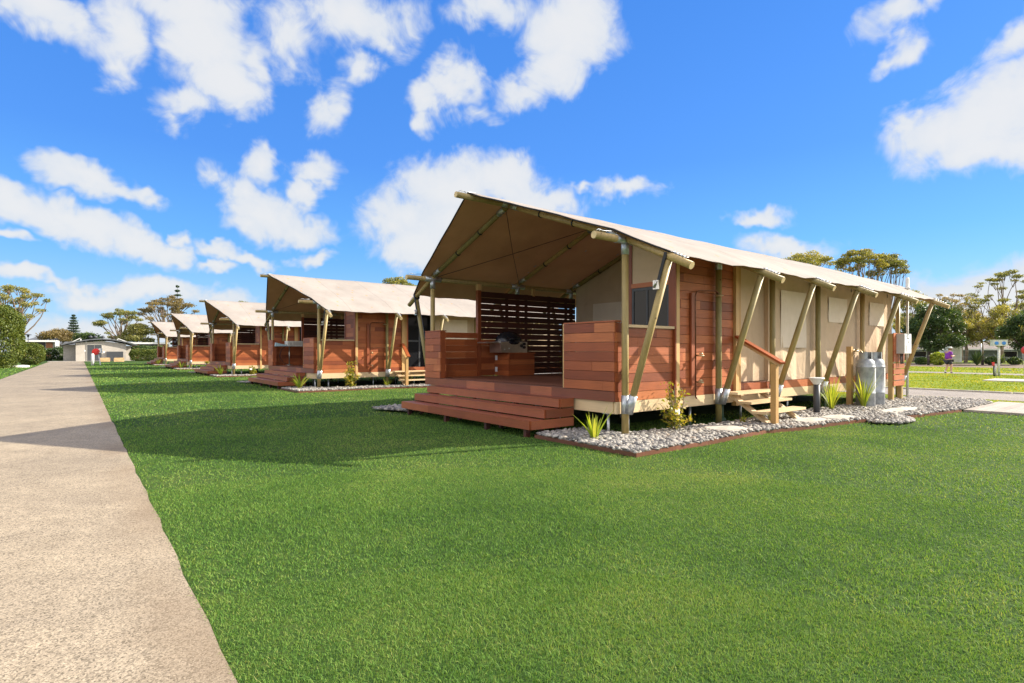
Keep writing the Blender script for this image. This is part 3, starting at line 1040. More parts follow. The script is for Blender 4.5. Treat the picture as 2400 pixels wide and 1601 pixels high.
src = None
for i in range(1, 5):
    if src is None:
        t = copy_tree(TENT, None, ('door_flap', 'bench', 'window', 'canvas_gusset'))
        side_door(t)
        MB().planks('y', 1.262, 1.286, -2.555, -1.80, 1.51, 2.84, seg=(2, 3)).build('front_panel', 'red', t)
        src = t
    else:
        t = copy_tree(src)
    t.location = (TX, TY + ROWS[i], 0)
    tag(t, TL[i - 1], 'tent', GT)
    tents.append(t)

# ------------------------------------------------------------------ stone beds with timber edging
BED = [(-.92, -1.84), (-.92, -3.67), (-.14, -3.67), (.53, -3.70), (1.5, -3.65), (2.15, -3.66), (2.95, -3.84), (4.05, -3.93), (5.3, -4.12), (6.5, -4.40), (7.6, -4.55),
       (8.25, -4.62), (10.6, -4.66), (11.4, -4.3), (11.2, -2.9), (6.0, -2.75), (2.6, -2.85), (.1, -2.62), (.05, -1.84)]
BED_L = [(-.95, 2.22), (.1, 2.22), (.1, 3.0), (-.6, 3.25), (-1.25, 3.1)]


def inside(px, py, poly):
    c = np.zeros(px.shape, bool)
    n = len(poly)
    for i in range(n):
        x0, y0 = poly[i]
        x1, y1 = poly[(i + 1) % n]
        if y0 == y1:
            continue
        k = ((y0 > py) != (y1 > py)) & (px < (x1 - x0) * (py - y0) / (y1 - y0) + x0)
        c ^= k
    return c


def ico_unit():
    import bmesh
    bm = bmesh.new()
    bmesh.ops.create_icosphere(bm, subdivisions=2, radius=1.0)
    v = np.array([x.co[:] for x in bm.verts])
    f = np.array([[q.index for q in t.verts] for t in bm.faces])
    bm.free()
    return v, f


ICO_V, ICO_F = ico_unit()


PAVERS = [(1.67, -3.27, .33, .33), (3.77, -3.60, .40, .22), (4.62, -3.72, .38, .21), (6.91, -3.96, .8, .2)]


def stones_mesh(name, polys, dens, seed, smin=.022, smax=.052, mound=None, clear=()):
    g = np.random.default_rng(seed)
    allp = []
    for poly in polys:
        xs, ys = [p[0] for p in poly], [p[1] for p in poly]
        area = (max(xs) - min(xs)) * (max(ys) - min(ys))
        n = int(area * dens)
        x, y = g.uniform(min(xs), max(xs), n), g.uniform(min(ys), max(ys), n)
        ok = inside(x, y, poly)
        for (qx, qy, qa, qb) in clear:
            ok &= ((x - qx) / qa) ** 2 + ((y - qy) / qb) ** 2 > .93
        allp.append(np.stack([x[ok], y[ok], np.zeros(ok.sum())], 1))
    p = np.concatenate(allp)
    s = smin + (smax - smin) * g.random(len(p)) ** 1.6
    p[:, 2] = -.045 + g.uniform(0, .025, len(p))
    if mound:
        mx, my, rx, ry, hh, nn = mound
        a, q = g.uniform(0, 6.283, nn), np.sqrt(g.random(nn))
        mp = np.stack([mx + rx * q * np.cos(a), my + ry * q * np.sin(a), -.06 + hh * (1 - q)], 1)
        p = np.concatenate([p, mp])
        s = np.concatenate([s, g.uniform(.015, .04, nn)])
    n = len(p)
    base = ICO_V[None] * (1 + .16 * g.standard_normal((n, len(ICO_V), 1)) * .6)
    sc = s[:, None] * np.stack([g.uniform(.9, 1.5, n), g.uniform(.7, 1.1, n), g.uniform(.45, .85, n)], 1)
    base = base * sc[:, None, :]
    a = g.uniform(0, 6.283, n)
    tl = g.uniform(-.4, .4, n)
    ca, sa, ct, s_t = np.cos(a)[:, None], np.sin(a)[:, None], np.cos(tl)[:, None], np.sin(tl)[:, None]
    x, y, z = base[..., 0], base[..., 1], base[..., 2]
    x, z = x * ct - z * s_t, x * s_t + z * ct
    x, y = x * ca - y * sa, x * sa + y * ca
    v = np.stack([x, y, z], -1) + p[:, None, :]
    f = ICO_F[None] + (np.arange(n) * len(ICO_V))[:, None, None]
    rnd = np.repeat(np.clip(g.beta(2.2, 2.0, n), 0, 1), len(ICO_V))
    return np_mesh(name, v.reshape(-1, 3), f.ravel(), np.full(n * len(ICO_F), 3), 'stone', rnd, None, True)


def simple_ico_swap():
    import bmesh
    bm = bmesh.new()
    bmesh.ops.create_icosphere(bm, subdivisions=1, radius=1.0)
    v = np.array([x.co[:] for x in bm.verts])
    f = np.array([[q.index for q in t.verts] for t in bm.faces])
    bm.free()
    return v, f


near_stones = stones_mesh('river_stones', [BED, BED_L], 950, 5, smin=.015, smax=.038, mound=(5.25, -4.33, .62, .30, .11, 460), clear=PAVERS)
ICO_V, ICO_F = simple_ico_swap()
far_stones = stones_mesh('river_stones', [BED, BED_L], 600, 6, smin=.018, smax=.042)


def bed_base():
    b = MB()
    b.poly([(x, y, -.05) for x, y in BED][::-1])
    b.poly([(x, y, -.05) for x, y in BED_L])
    return b


bb = bed_base().build('stone_bed', 'stone', None, (TX, TY, 0))
kind(bb, 'structure')
b = MB()
EDGE = BED[0:12]
for i in range(len(EDGE) - 1):
    (x0, y0), (x1, y1) = EDGE[i], EDGE[i + 1]
    d = Vector((x1 - x0, y1 - y0, 0)).normalized() * .01
    b.bar((x0 - d.x, y0 - d.y, -.098), (x1 + d.x, y1 + d.y, -.098), .028, .10)
EDG = b.build('garden_edging', 'deck', None, (TX, TY, 0))
b = MB()
E2 = [BED_L[4], BED_L[0]]
tag(EDG, 'low timber edging board round the stone bed beside the nearest tent', 'garden edging', 'timber edgings of the stone beds')
EL = ['timber edging of the stone bed beside the second nearest tent', 'timber edging of the stone bed beside the middle tent',
      'timber edging of the stone bed beside the second farthest tent', 'timber edging of the stone bed beside the farthest tent']
for i in range(5):
    me = near_stones if i == 0 else far_stones
    o = kind(link('gravel', me, None, (TX, TY + ROWS[i], 0)), 'stuff')
    if i:
        c = bb.copy()
        C.objects.link(c)
        c.location = (TX, TY + ROWS[i], 0)
        e = EDG.copy()
        C.objects.link(e)
        e.location = (TX, TY + ROWS[i], 0)
        e['label'] = EL[i - 1]

# stepping stones in the first bed
b = MB().lathe([(.32, 0), (.335, .03), (.33, .045), (.29, .05)], (0, 0, 0), 26)
tag(b.build('stepping_stone', 'concrete', None, (TX + 1.67, TY - 3.27, -.058)), 'round pale stepping stone in the stone bed near the shrub', 'stepping stone', 'stepping stones')
for (px, py, sx, sy, lab) in ((3.77, -3.60, .40, .22, 'flat pale paver in front of the black bollard light, left of two'), (4.62, -3.72, .38, .21, 'flat pale paver in the stone bed below the gas cylinders'),
                              (6.91, -3.96, .8, .19, 'long flat pale paver in the stones below the meter board')):
    b = MB().prism([(-sx, -sy, 0), (sx * .9, -sy * .9, 0), (sx, sy * .7, 0), (.2 * sx, sy, 0), (-sx * .95, sy * .9, 0)], (0, 0, .05))
    tag(b.build('paver', 'concrete', None, (TX + px, TY + py, -.062)), lab, 'paver', 'stepping stones')


# ------------------------------------------------------------------ plants
def leaf_cloud(pos, size, g, up=.35, asp=.55):
    """rhombic leaves at the given points"""
    n = len(pos)
    nrm = g.standard_normal((n, 3))
    nrm[:, 2] += up * 2
    nrm /= np.linalg.norm(nrm, axis=1)[:, None]
    t = np.cross(nrm, g.standard_normal((n, 3)))
    t /= np.linalg.norm(t, axis=1)[:, None] + 1e-9
    bt = np.cross(nrm, t)
    s = (size * g.uniform(.6, 1.35, n))[:, None]
    v = np.stack([pos - t * s, pos - bt * s * asp + nrm * s * .12, pos + t * s, pos + bt * s * asp + nrm * s * .12], 1)
    return v.reshape(-1, 3)


def crown_obj(name, clumps, n, size, mat, seed, parent, shell=.55, up=.35, gaps=.0):
    g = np.random.default_rng(seed)
    wts = np.array([c[3] * c[3] * .6 + c[3] * c[4] for c in clumps])
    cnt = np.maximum(6, (wts / wts.sum() * n)).astype(int)
    allp, allr = [], []
    for (cx, cy, cz, r, rz), k in zip(clumps, cnt):
        d = g.standard_normal((k, 3))
        d /= np.linalg.norm(d, axis=1)[:, None]
        rad = shell + (1 - shell) * g.random(k) ** .6
        lump = 1 + .22 * np.sin(d[:, 0] * 5 + seed) * np.sin(d[:, 1] * 5 + cx) + .15 * g.standard_normal(k)
        p = d * (rad * lump)[:, None] * np.array([r, r, rz]) + np.array([cx, cy, cz])
        allp.append(p)
        allr.append(np.clip(g.normal(.5, .22, k) + g.normal(0, .12), 0, 1))
    p, r = np.concatenate(allp), np.concatenate(allr)
    v = leaf_cloud(p, size, g, up)
    me = np_mesh(name, v, np.arange(len(v)), np.full(len(p), 4), mat, np.repeat(r, 4))
    return link(name, me, parent)


def limb(b, p0, p1, r0, r1, rr, n=6, bend=.12, steps=4):
    p0, p1 = Vector(p0), Vector(p1)
    L = (p1 - p0).length
    off = Vector((rr.uniform(-1, 1), rr.uniform(-1, 1), rr.uniform(-.3, .6))) * L * bend
    pts, rs = [], []
    for i in range(steps + 1):
        u = i / steps
        pts.append(p0 + (p1 - p0) * u + off * math.sin(math.pi * u))
        rs.append(r0 + (r1 - r0) * u)
    b.tube(pts, rs, n, 0, 0)
    return pts


def tree(label, cat, loc, H, crown, n_leaf, leaf, mat, seed, bark='bark', trunk_r=.16, fork=.35, lean=(0, 0), name='tree', group=None, shell=.5, up=.35, stems=1):
    """crown = list of (dx, dy, z, r, rz) clumps in metres; a limb reaches every clump"""
    rr = random.Random(seed)
    T = thing(name, label, cat, (loc[0], loc[1], G_LAWN), 0, group)
    b = MB()
    zf = H * fork
    f = Vector((lean[0], lean[1], zf))
    if stems == 1:
        limb(b, (0, 0, -.2), f, trunk_r, trunk_r * .7, rr, 9, .05, 6)
    for i, (cx, cy, cz, r, rz) in enumerate(crown):
        if stems > 1:
            a = rr.uniform(0, 6.28)
            limb(b, (.25 * math.cos(a), .25 * math.sin(a), -.2), (cx, cy, cz - rz * .2), trunk_r * .5, trunk_r * .12, rr, 5, .10, 6)
        else:
            st = f + Vector((0, 0, -rr.uniform(0, .25) * zf))
            pts = limb(b, st, (cx, cy, cz - rz * .3), trunk_r * .42, trunk_r * .1, rr, 5, .12, 5)
        for q in range(3):
            a, e = rr.uniform(0, 6.28), rr.uniform(.5, .9)
            tip = (cx + r * e * math.cos(a), cy + r * e * math.sin(a), cz + rz * rr.uniform(-.3, .5))
            limb(b, (cx * .82 + f.x * .18, cy * .82 + f.y * .18, cz - rz * .4 - abs(cz - zf) * .12), tip, trunk_r * .14, trunk_r * .04, rr, 4, .12, 3)
    b.build('trunk', bark, T)
    crown_obj('crown', crown, n_leaf, leaf, mat, seed, T, shell, up)
    return T


def clumps_umbrella(seed, n, R0, z0, z1, r0, flat=.42):
    rr = random.Random(seed)
    out = []
    for i in range(n):
        a = 2.4 * i + rr.uniform(-.4, .4)
        q = math.sqrt((i + .5) / n)
        x, y = R0 * q * math.cos(a), R0 * q * math.sin(a)
        z = z1 - (z1 - z0) * q * q * rr.uniform(.5, 1.1) - rr.uniform(0, .12) * (z1 - z0)
        r = r0 * rr.uniform(.65, 1.25)
        out.append((x, y, z, r, r * flat * rr.uniform(.8, 1.2)))
    return out


def clumps_round(seed, n, R0, z0, z1, r0):
    rr = random.Random(seed)
    out = []
    for i in range(n):
        a, u = rr.uniform(0, 6.28), rr.uniform(-1, 1)
        q = rr.uniform(.35, .85)
        s = math.sqrt(1 - u * u)
        out.append((R0 * q * s * math.cos(a), R0 * q * s * math.sin(a), (z0 + z1) / 2 + (z1 - z0) / 2 * q * u, r0 * rr.uniform(.7, 1.3), r0 * rr.uniform(.6, 1.0)))
    return out


def zat(py, d):
    return (HOR - py) / F_PX * d + CAM_H - G_LAWN


def mpp(d):
    return d / F_PX


# --- trees on the right, behind the nearest tent
def umb(px, d, top, bot, half, n, r0, nl, leaf, mat, seed, label, fork=.4, flat=.42, tr=.16, bark='bark', shell=.45, lean=(0, 0)):
    zt, zb = zat(top, d), zat(bot, d)
    cl = clumps_umbrella(seed, n, half * mpp(d) - r0 * .7, zb, zt - r0 * flat, r0, flat)
    return tree(label, 'tree', P(px, d), zt, cl, nl, leaf, M[mat], seed, bark, tr, fork, lean, 'tree', None, shell)


umb(1885, 60, 590, 640, 78, 26, .72, 7500, .085, 'leaf_gold', 11, 'low spreading tree top just above the roof of the nearest tent', .5)
umb(2012, 50, 578, 640, 60, 26, .50, 7500, .075, 'leaf_gold', 12, 'flat crowned golden green tree above the rear roof of the nearest tent', .42)
umb(2080, 52, 590, 650, 48, 22, .52, 6500, .075, 'leaf_olive', 13, 'rounder tree just right of the flat crowned tree above the nearest tent', .42, .6)
tree('dense dark bushy tree behind the meter board and the last tent strut', 'tree', P(2180, 54), 6.2, clumps_round(21, 34, 2.9, .9, 6.1, .72), 16000, .10, M['leaf_dark'], 21, 'darkbark', .16, .3)
tree('olive tree with open branches behind the person in purple', 'tree', P(2262, 60), 7.4, clumps_round(22, 40, 3.2, 1.6, 7.4, .52), 9500, .08, M['leaf_gold'], 22, 'bark', .18, .35)
umb(2215, 70, 682, 775, 62, 30, .55, 4800, .085, 'leaf_brown', 23, 'thin brownish tree behind the dark bushy tree right of the nearest tent', .35, .5)
umb(2140, 64, 676, 775, 48, 26, .5, 4800, .085, 'leaf_gold', 24, 'yellowish tree whose top shows over the rear corner of the nearest tent roof', .3, .5)
umb(2352, 62, 620, 745, 50, 20, .5, 3800, .085, 'leaf_olive', 25, 'tallest tree at right with thin bare limbs and tufted crown', .3, .4, .2)
umb(2300, 66, 655, 765, 32, 12, .4, 1300, .08, 'leaf_olive', 26, 'thin sparse tree left of the tallest tree at right', .3, .4, .13)
umb(2256, 72, 674, 775, 24, 9, .4, 1000, .08, 'leaf_brown', 27, 'spindly tree with one small tuft, above the person in purple', .4, .4, .11)
tree('broad olive tree behind the two socket power pedestal', 'tree', P(2345, 58), 6.9, clumps_round(28, 40, 3.3, 1.4, 6.7, .55), 9500, .08, M['leaf_gold'], 28, 'bark', .2, .3)
tree('dark round tree at the right edge behind the power pedestal', 'tree', P(2408, 50), 5.4, clumps_round(29, 26, 2.2, 1.2, 5.3, .62), 9500, .09, M['leaf_dark'], 29, 'darkbark', .15, .3)
tree('olive tree standing at the far right edge beyond the power pedestals', 'tree', P(2480, 62), 8.6, clumps_round(30, 16, 3.0, 2.4, 8.4, 1.0), 5500, .12, M['leaf_olive'], 30, 'bark', .2, .3)
umb(2430, 66, 640, 760, 48, 18, .5, 3000, .085, 'leaf_olive', 31, 'tall open tree cut by the right edge of the photo', .3, .4, .18)
for (px, d, top, lab, sd, mt) in ((2120, 78, 720, 'hazy olive tree behind the yellowish tree at the tent rear', 32, 'leaf_olive'), (2290, 80, 715, 'hazy tree behind the thin sparse tree at right', 33, 'leaf_brown'),
                                  (2390, 82, 700, 'hazy olive tree behind the tallest tree at right', 34, 'leaf_olive'), (2195, 84, 712, 'hazy brownish tree behind the thin brownish one', 35, 'leaf_brown')):
    z = zat(top, d)
    tree(lab, 'tree', P(px, d), z, clumps_round(sd, 36, 4.2, .8, z, .75), 7000, .11, M[mt], sd, 'bark', .2, .3)
# --- trees behind the tents and on the left
umb(932, 62, 648, 690, 55, 22, .62, 4600, .09, 'leaf_gold', 41, 'tree top showing between the two nearest tent roofs', .5)
umb(562, 85, 702, 740, 40, 8, 1.0, 2000, .14, 'leaf_olive', 42, 'tree top barely showing above the middle tent roof', .5)
umb(395, 92, 690, 765, 74, 38, .78, 9500, .11, 'leaf_brown', 43, 'wide umbrella shaped tree with brownish crown above the farthest tents', .35, .4, .3)
umb(285, 98, 720, 785, 60, 30, .78, 7500, .11, 'leaf_olive', 44, 'wide layered tree rising behind the amenities block roof', .35, .4, .28)
umb(322, 90, 755, 800, 40, 10, 1.1, 5000, .14, 'leaf_olive', 45, 'lower bushy tree right of the amenities block, below the layered tree', .3, .55)
umb(130, 105, 768, 800, 42, 12, 1.3, 5200, .15, 'leaf_brown', 46, 'low brownish tree behind the left cabin', .35, .5)
umb(205, 100, 776, 800, 30, 9, 1.1, 4200, .14, 'leaf_dark', 47, 'dark low tree between the conifer and the amenities block', .3, .6)
umb(30, 64, 664, 745, 84, 34, .50, 6500, .085, 'leaf_gold', 48, 'loose gum tree rising behind the tall clipped hedge at left', .3, .5, .24)
umb(-75, 66, 650, 760, 80, 26, .7, 5000, .10, 'leaf_olive', 49, 'gum tree cut by the left edge behind the tall hedge', .3, .5, .24)


def conifer(label, loc, H, Rb, seed, nl):
    T = thing('norfolk_pine', label, 'conifer', (loc[0], loc[1], G_LAWN))
    rr = random.Random(seed)
    b = MB().tube([(0, 0, -.2), (0, 0, H * .5), (0, 0, H)], [.18, .11, .02], 8)
    cl = []
    nlay = 15
    for i in range(nlay):
        u = i / (nlay - 1)
        z = H * (.12 + .87 * u)
        R0 = Rb * (1 - u) ** .85 + .10
        for k in range(6):
            a = k * 1.047 + i * .5 + rr.uniform(-.15, .15)
            ln = R0 * rr.uniform(.8, 1.1)
            b.tube([(0, 0, z), (ln * math.cos(a), ln * math.sin(a), z + ln * .12)], [.03, .012], 4)
            for q in (.4, .7, 1.0):
                cl.append((ln * q * math.cos(a), ln * q * math.sin(a), z + ln * q * .12, .24 + .14 * R0, .20))
    b.build('trunk', 'darkbark', T)
    crown_obj('crown', cl, nl, .13, M['leaf_pine'], seed, T, .2)
    return T


conifer('small dark pointed conifer left of the amenities block', P(172, 112), zat(739, 112), 1.7, 51, 8000)
conifer('pointed conifer rising out of the wide umbrella tree behind the far tents', P(416, 110), zat(670, 110), 2.0, 52, 8000)


def bush(label, cat, loc, w_, d_, h_, n, leaf, mat, seed, name='hedge', boxy=2.6, flowers=0, rot=0.0):
    """clipped bush: leaves on and just under a rounded box"""
    T = thing(name, label, cat, (loc[0], loc[1], G_LAWN), rot)
    g = np.random.default_rng(seed)
    d = g.standard_normal((n, 3))
    d[:, 2] = np.abs(d[:, 2]) * g.choice([1, 1, -1], n)
    nrm = (np.abs(d) ** boxy).sum(1) ** (1 / boxy)
    p = d / nrm[:, None]
    p *= (1 - .22 * g.random(n) ** 2.2)[:, None]
    p *= (1 + .07 * np.sin(p[:, 0] * 7 + seed) * np.sin(p[:, 2] * 6 + 1) + .05 * np.sin(p[:, 1] * 9 + p[:, 2] * 8))[:, None]
    p = p * np.array([w_ / 2, d_ / 2, h_ / 2]) + np.array([0, 0, h_ / 2])
    p[:, 2] = np.maximum(p[:, 2], .03)
    v = leaf_cloud(p, leaf, g, .4)
    r = np.clip(g.normal(.5, .25, n), 0, 1)
    link('foliage', np_mesh('foliage', v, np.arange(len(v)), np.full(n, 4), mat, np.repeat(r, 4)), T)
    rr = random.Random(seed)
    b = MB()
    for k in range(7):
        a = rr.uniform(0, 6.28)
        limb(b, (.15 * math.cos(a), .15 * math.sin(a), -.1), (w_ * .33 * math.cos(a), d_ * .33 * math.sin(a), h_ * .8), .05, .015, rr, 5)
    b.build('stems', 'darkbark', T)
    if flowers:
        q = p[g.choice(n, flowers, False)] * np.array([1.04, 1.04, 1.02])
        fv = leaf_cloud(q, leaf * .9, g, .2, .8)
        link('blossom', np_mesh('blossom', fv, np.arange(len(fv)), np.full(flowers, 4), 'flower', np.repeat(g.random(flowers), 4)), T)
    return T


bush('tall clipped hedge mass at the left edge of the photo', 'hedge', P(-12, 41), 3.3, 4.6, 4.6, 28000, .07, M['leaf_hedge'], 61, rot=-.1)
bush('round green bush beside the road, right of the tall hedge', 'bush', P(72, 50), 2.0, 2.2, 2.0, 9000, .06, M['leaf_hedge'], 62, 'bush', 2.2)
bush('dark shrub dotted with white flowers by the end of the road', 'bush', P(114, 72), 2.0, 2.0, 1.6, 3500, .08, M['leaf_dark'], 63, 'flowering_shrub', 2, 110)
bush('low dark shrub in front of the left wing of the amenities block', 'bush', P(140, 76), 1.3, 1.2, .6, 1600, .07, M['leaf_dark'], 64, 'bush', 2)
bush('small round green bush beside the amenities block entrance wall', 'bush', P(136, 80), 1.5, 1.2, 1.9, 2200, .07, M['leaf_dark'], 65, 'bush', 2)
bush('long clipped green hedge in front of the right cabin', 'hedge', P(342, 72), 3.4, 1.4, 1.5, 6500, .07, M['leaf_hedge'], 66, 'hedge', 5)
bush('darker taller hedge behind the long clipped hedge', 'hedge', P(350, 76), 4.6, 1.2, 1.95, 5000, .08, M['leaf_dark'], 67, 'hedge', 5)
bush('bright yellow green bush left of the person in purple', 'bush', P(2198, 49), 1.3, 1.3, 1.15, 2600, .07, M['leaf_lime'], 68, 'bush', 2)
bush('low dark bush between the meter board and the yellow green bush', 'bush', P(2160, 51), 1.2, 1.0, .7, 1400, .07, M['leaf_dark'], 69, 'bush', 2)
bush('low green bush just left of the power pedestal foot', 'bush', P(2325, 50), 1.6, 1.0, .75, 1700, .07, M['leaf_dark'], 70, 'bush', 2)
bush('low green bush right of the power pedestal', 'bush', P(2378, 51), 1.8, 1.0, .7, 1700, .07, M['leaf_dark'], 71, 'bush', 2)


def strappy(label, loc, z, n, L, wid, mat, seed, spread=.8, stiff=.5, name='strappy_plant', cat='plant', group=None):
    """clump of long arching leaves"""
    g = random.Random(seed)
    b = MB()
    for i in range(n):
        a = g.uniform(0, 6.28)
        ln = L * g.uniform(.6, 1.1)
        lean = spread * g.uniform(.15, 1.0)
        dx, dy = math.cos(a), math.sin(a)
        side = Vector((-dy, dx, 0))
        rows = []
        ns = 7
        p = Vector((.03 * dx, .03 * dy, 0))
        ang = lean * .5
        for k in range(ns + 1):
            u = k / ns
            ww = wid * (1 - u ** 2.2) * (.6 + .8 * min(1, u * 3)) / 2 + .0006
            rows.append([tuple(p - side * ww), tuple(p + Vector((0, 0, -ww * .25))), tuple(p + side * ww)])
            ang += lean * (1 - stiff) * 1.3 / ns + lean * .4 / ns
            p = p + Vector((dx * math.sin(ang), dy * math.sin(ang), math.cos(ang))) * ln / ns
        b.grid(rows, 0, True, g.random())
    T = thing(name, label, cat, (loc[0], loc[1], z), 0, group)
    b.build('leaves', mat, T)
    MB().lathe([(.035 + wid, -.02), (.03 + wid, .03), (.02, .05)], (0, 0, 0), 8).build('base', 'leaf_olive', T)
    return T


strappy('variegated strappy plant in the stones beside the front steps of the nearest tent', PG(1393, 1030, -.04), -.04, 16, .46, .034, 'leaf_lime', 71, .95, .75)
strappy('tall lime grass clump just right of the black bollard light', PG(1949, 961, -.04), -.04, 46, .78, .013, 'leaf_lime', 72, .75, .45, 'grass_clump')
strappy('tall lime grass clump in front of the gas cylinders', PG(2024, 955, -.04), -.04, 60, .82, .013, 'leaf_lime', 73, .7, .45, 'grass_clump')
strappy('small yellowish grass tuft at the foot of the handrail post', PG(1806, 992, -.04), -.04, 22, .24, .010, 'leaf_lime', 74, .9, .5, 'grass_clump')
strappy('tiny sparse grass tuft in the stones left of the side stair', PG(1740, 992, -.04), -.04, 16, .18, .009, 'leaf_yellow', 75, 1.1, .5, 'grass_clump')
for i, lab in enumerate(('strappy plant beside the front steps of the second nearest tent', 'strappy plant beside the front steps of the middle tent',
                         'strappy plant beside the front steps of the second farthest tent', 'strappy plant beside the front steps of the farthest tent')):
    strappy(lab, (TX - .55, TY - 2.55 + ROWS[i + 1]), -.04, 16, .62, .05, 'leaf_lime', 80 + i, .95, .7)
strappy('small grass tuft near the second post of the second nearest tent', (TX + 2.2, TY - 3.1 + ROWS[1]), -.04, 18, .34, .012, 'leaf_lime', 90, .9, .5, 'grass_clump')
strappy('small grass tuft near the handrail of the second nearest tent', (TX + 2.95, TY - 3.15 + ROWS[1]), -.04, 22, .45, .012, 'leaf_olive', 91, .9, .5, 'grass_clump')
strappy('big spiky dark green plant right of the person in purple', P(2290, 49), G_LAWN, 60, 1.5, .10, 'leaf_dark', 92, 1.1, .85, 'spiky_plant')
strappy('second spiky plant half hidden by the power pedestal post', P(2345, 53), G_LAWN, 40, 1.2, .09, 'leaf_dark', 93, 1.1, .85, 'spiky_plant')


def shrub(label, loc, H, n, leaf, mat, seed, tagged=False, spread=.34):
    T = thing('shrub', label, 'shrub', (loc[0], loc[1], -.05))
    g = np.random.default_rng(seed)
    rr = random.Random(seed)
    b = MB()
    pts = []
    for k in range(15):
        a = rr.uniform(0, 6.28)
        e = rr.uniform(.3, 1)
        z = H * rr.uniform(.25, 1.0)
        tip = (spread * H / .75 * e * math.cos(a) * (1.15 - z / H * .6), spread * H / .75 * e * math.sin(a) * (1.15 - z / H * .6), z)
        q = limb(b, (0, 0, z * .25), tip, .008, .003, rr, 5, .1, 5)
        pts += q[1:]
    b.tube([(0, 0, -.05), (.01, 0, H * .5), (0, .01, H * .95)], [.014, .010, .004], 6)
    b.build('stem', 'bark', T)
    P0 = np.array([p[:] for p in pts])
    idx = g.integers(0, len(P0), n)
    p = P0[idx] + g.normal(0, .035 * H / .75, (n, 3))
    p[:, 2] = np.maximum(p[:, 2], .05)
    v = leaf_cloud(p, leaf, g, .3, .45)
    link('leaves', np_mesh('leaves', v, np.arange(len(v)), np.full(n, 4), mat, np.repeat(g.random(n), 4)), T)
    if tagged:
        MB().box(-.13, -.02, -.10, -.096, .27, .35).build('plant_tag', 'white', T)
    return T


shrub('yellow green leafy shrub with a white tag in the stone bed of the nearest tent', PG(1582, 1010, -.04), .74, 620, .030, 'leaf_yellow', 94, True)
shrub('bushy green shrub in the stone bed beside the second nearest tent', (TX + .95, TY - 3.15 + ROWS[1]), .85, 560, .045, 'leaf_yellow', 95)
shrub('small green shrub in the stone bed beside the middle tent', (TX + .75, TY - 3.2 + ROWS[2]), .5, 220, .06, 'leaf_yellow', 96, True)
shrub('small green shrub in the stone bed beside the second farthest tent', (TX + .95, TY - 3.2 + ROWS[3]), .5, 200, .07, 'leaf_yellow', 97, True)

# ------------------------------------------------------------------ things beside and on the tents
# barbecue on the bench
BB = thing('barbecue', 'black domed barbecue with stainless front on the timber bench of the nearest tent', 'barbecue', (TX + 1.72, TY + 2.05, 1.126))
b = MB().box(-.36, .40, -.02, .42, .0, .25)
b.build('body', 'steel', BB)
lid = MB()
rows = []
for i in range(9):
    v = i / 8 * math.pi * .4999
    rows.append([(.02 + .34 * math.cos(u) * math.cos(v) ** .8, .20 + .25 * math.sin(u) * math.cos(v) ** .8,   .22 + .27 * math.sin(v)) for u in [2 * math.pi * k / 24 for k in range(25)]])
lid.grid(rows, 0, True, flip=False)
rows = []
for i in range(7):
    v = i / 6 * math.pi * .45
    rows.append([(.02 + .34 * math.cos(u) * math.cos(v) ** .6, .20 + .25 * math.sin(u) * math.cos(v) ** .6, .24 - .10 * math.sin(v)) for u in [2 * math.pi * k / 24 for k in range(25)]])
lid.grid(rows, 0, True, flip=True)
lo = lid.build('lid', 'lidblack', BB)
MB().tube([(-.12, -.02, .30), (-.12, -.07, .31), (.14, -.07, .31), (.14, -.02, .30)], .012, 8).build('handle', 'black', lo)
MB().box(-.72, -.37, .02, .40, .215, .24).build('side_shelf', 'steel', BB)
for (x, z) in ((.22, .16), (.30, .12), (.30, .20), (-.26, .07), (-.12, .09)):
    r_ = .032 if x > 0 else .014
    MB().tube([(x, -.021, z), (x, -.055, z)], r_, 12).build('knob', 'black' if x > 0 else 'steel', BB)

# cooker on the deck of the second tent
CK = thing('outdoor_cooker', 'white cooker with pale blue lid on one leg, on a tent deck', 'cooker', (TX + .50, TY + 2.22 + ROWS[1], .592))
MB().tube([(0, 0, 0), (0, -.02, .76)], .022, 10).lathe([(.14, 0), (.14, .02), (.03, .04)], (0, 0, 0), 14).build('leg', 'steel', CK)
ho = MB().box(-.12, .46, -.22, .22, .76, .97).build('hood', 'offwhite', CK)
MB().box(.10, .42, -.225, -.221, .81, .93).build('panel', 'greybox', ho)
MB().tube([(-.02, -.221, .87), (-.02, -.26, .87)], .05, 12).build('knob', 'greybox', CK)
MB().prism([(-.58, -.2, .76), (-.13, -.2, .76), (-.13, -.2, .80), (-.56, -.2, .90)], (0, .4, 0)).build('lid', 'bluetray', CK)
MB().tube([(-.1, -.1, .84), (-.34, -.14, .62), (-.42, -.16, .36), (-.25, -.14, .10), (-.02, -.06, .03)], .012, 7).build('hose', 'black', CK)

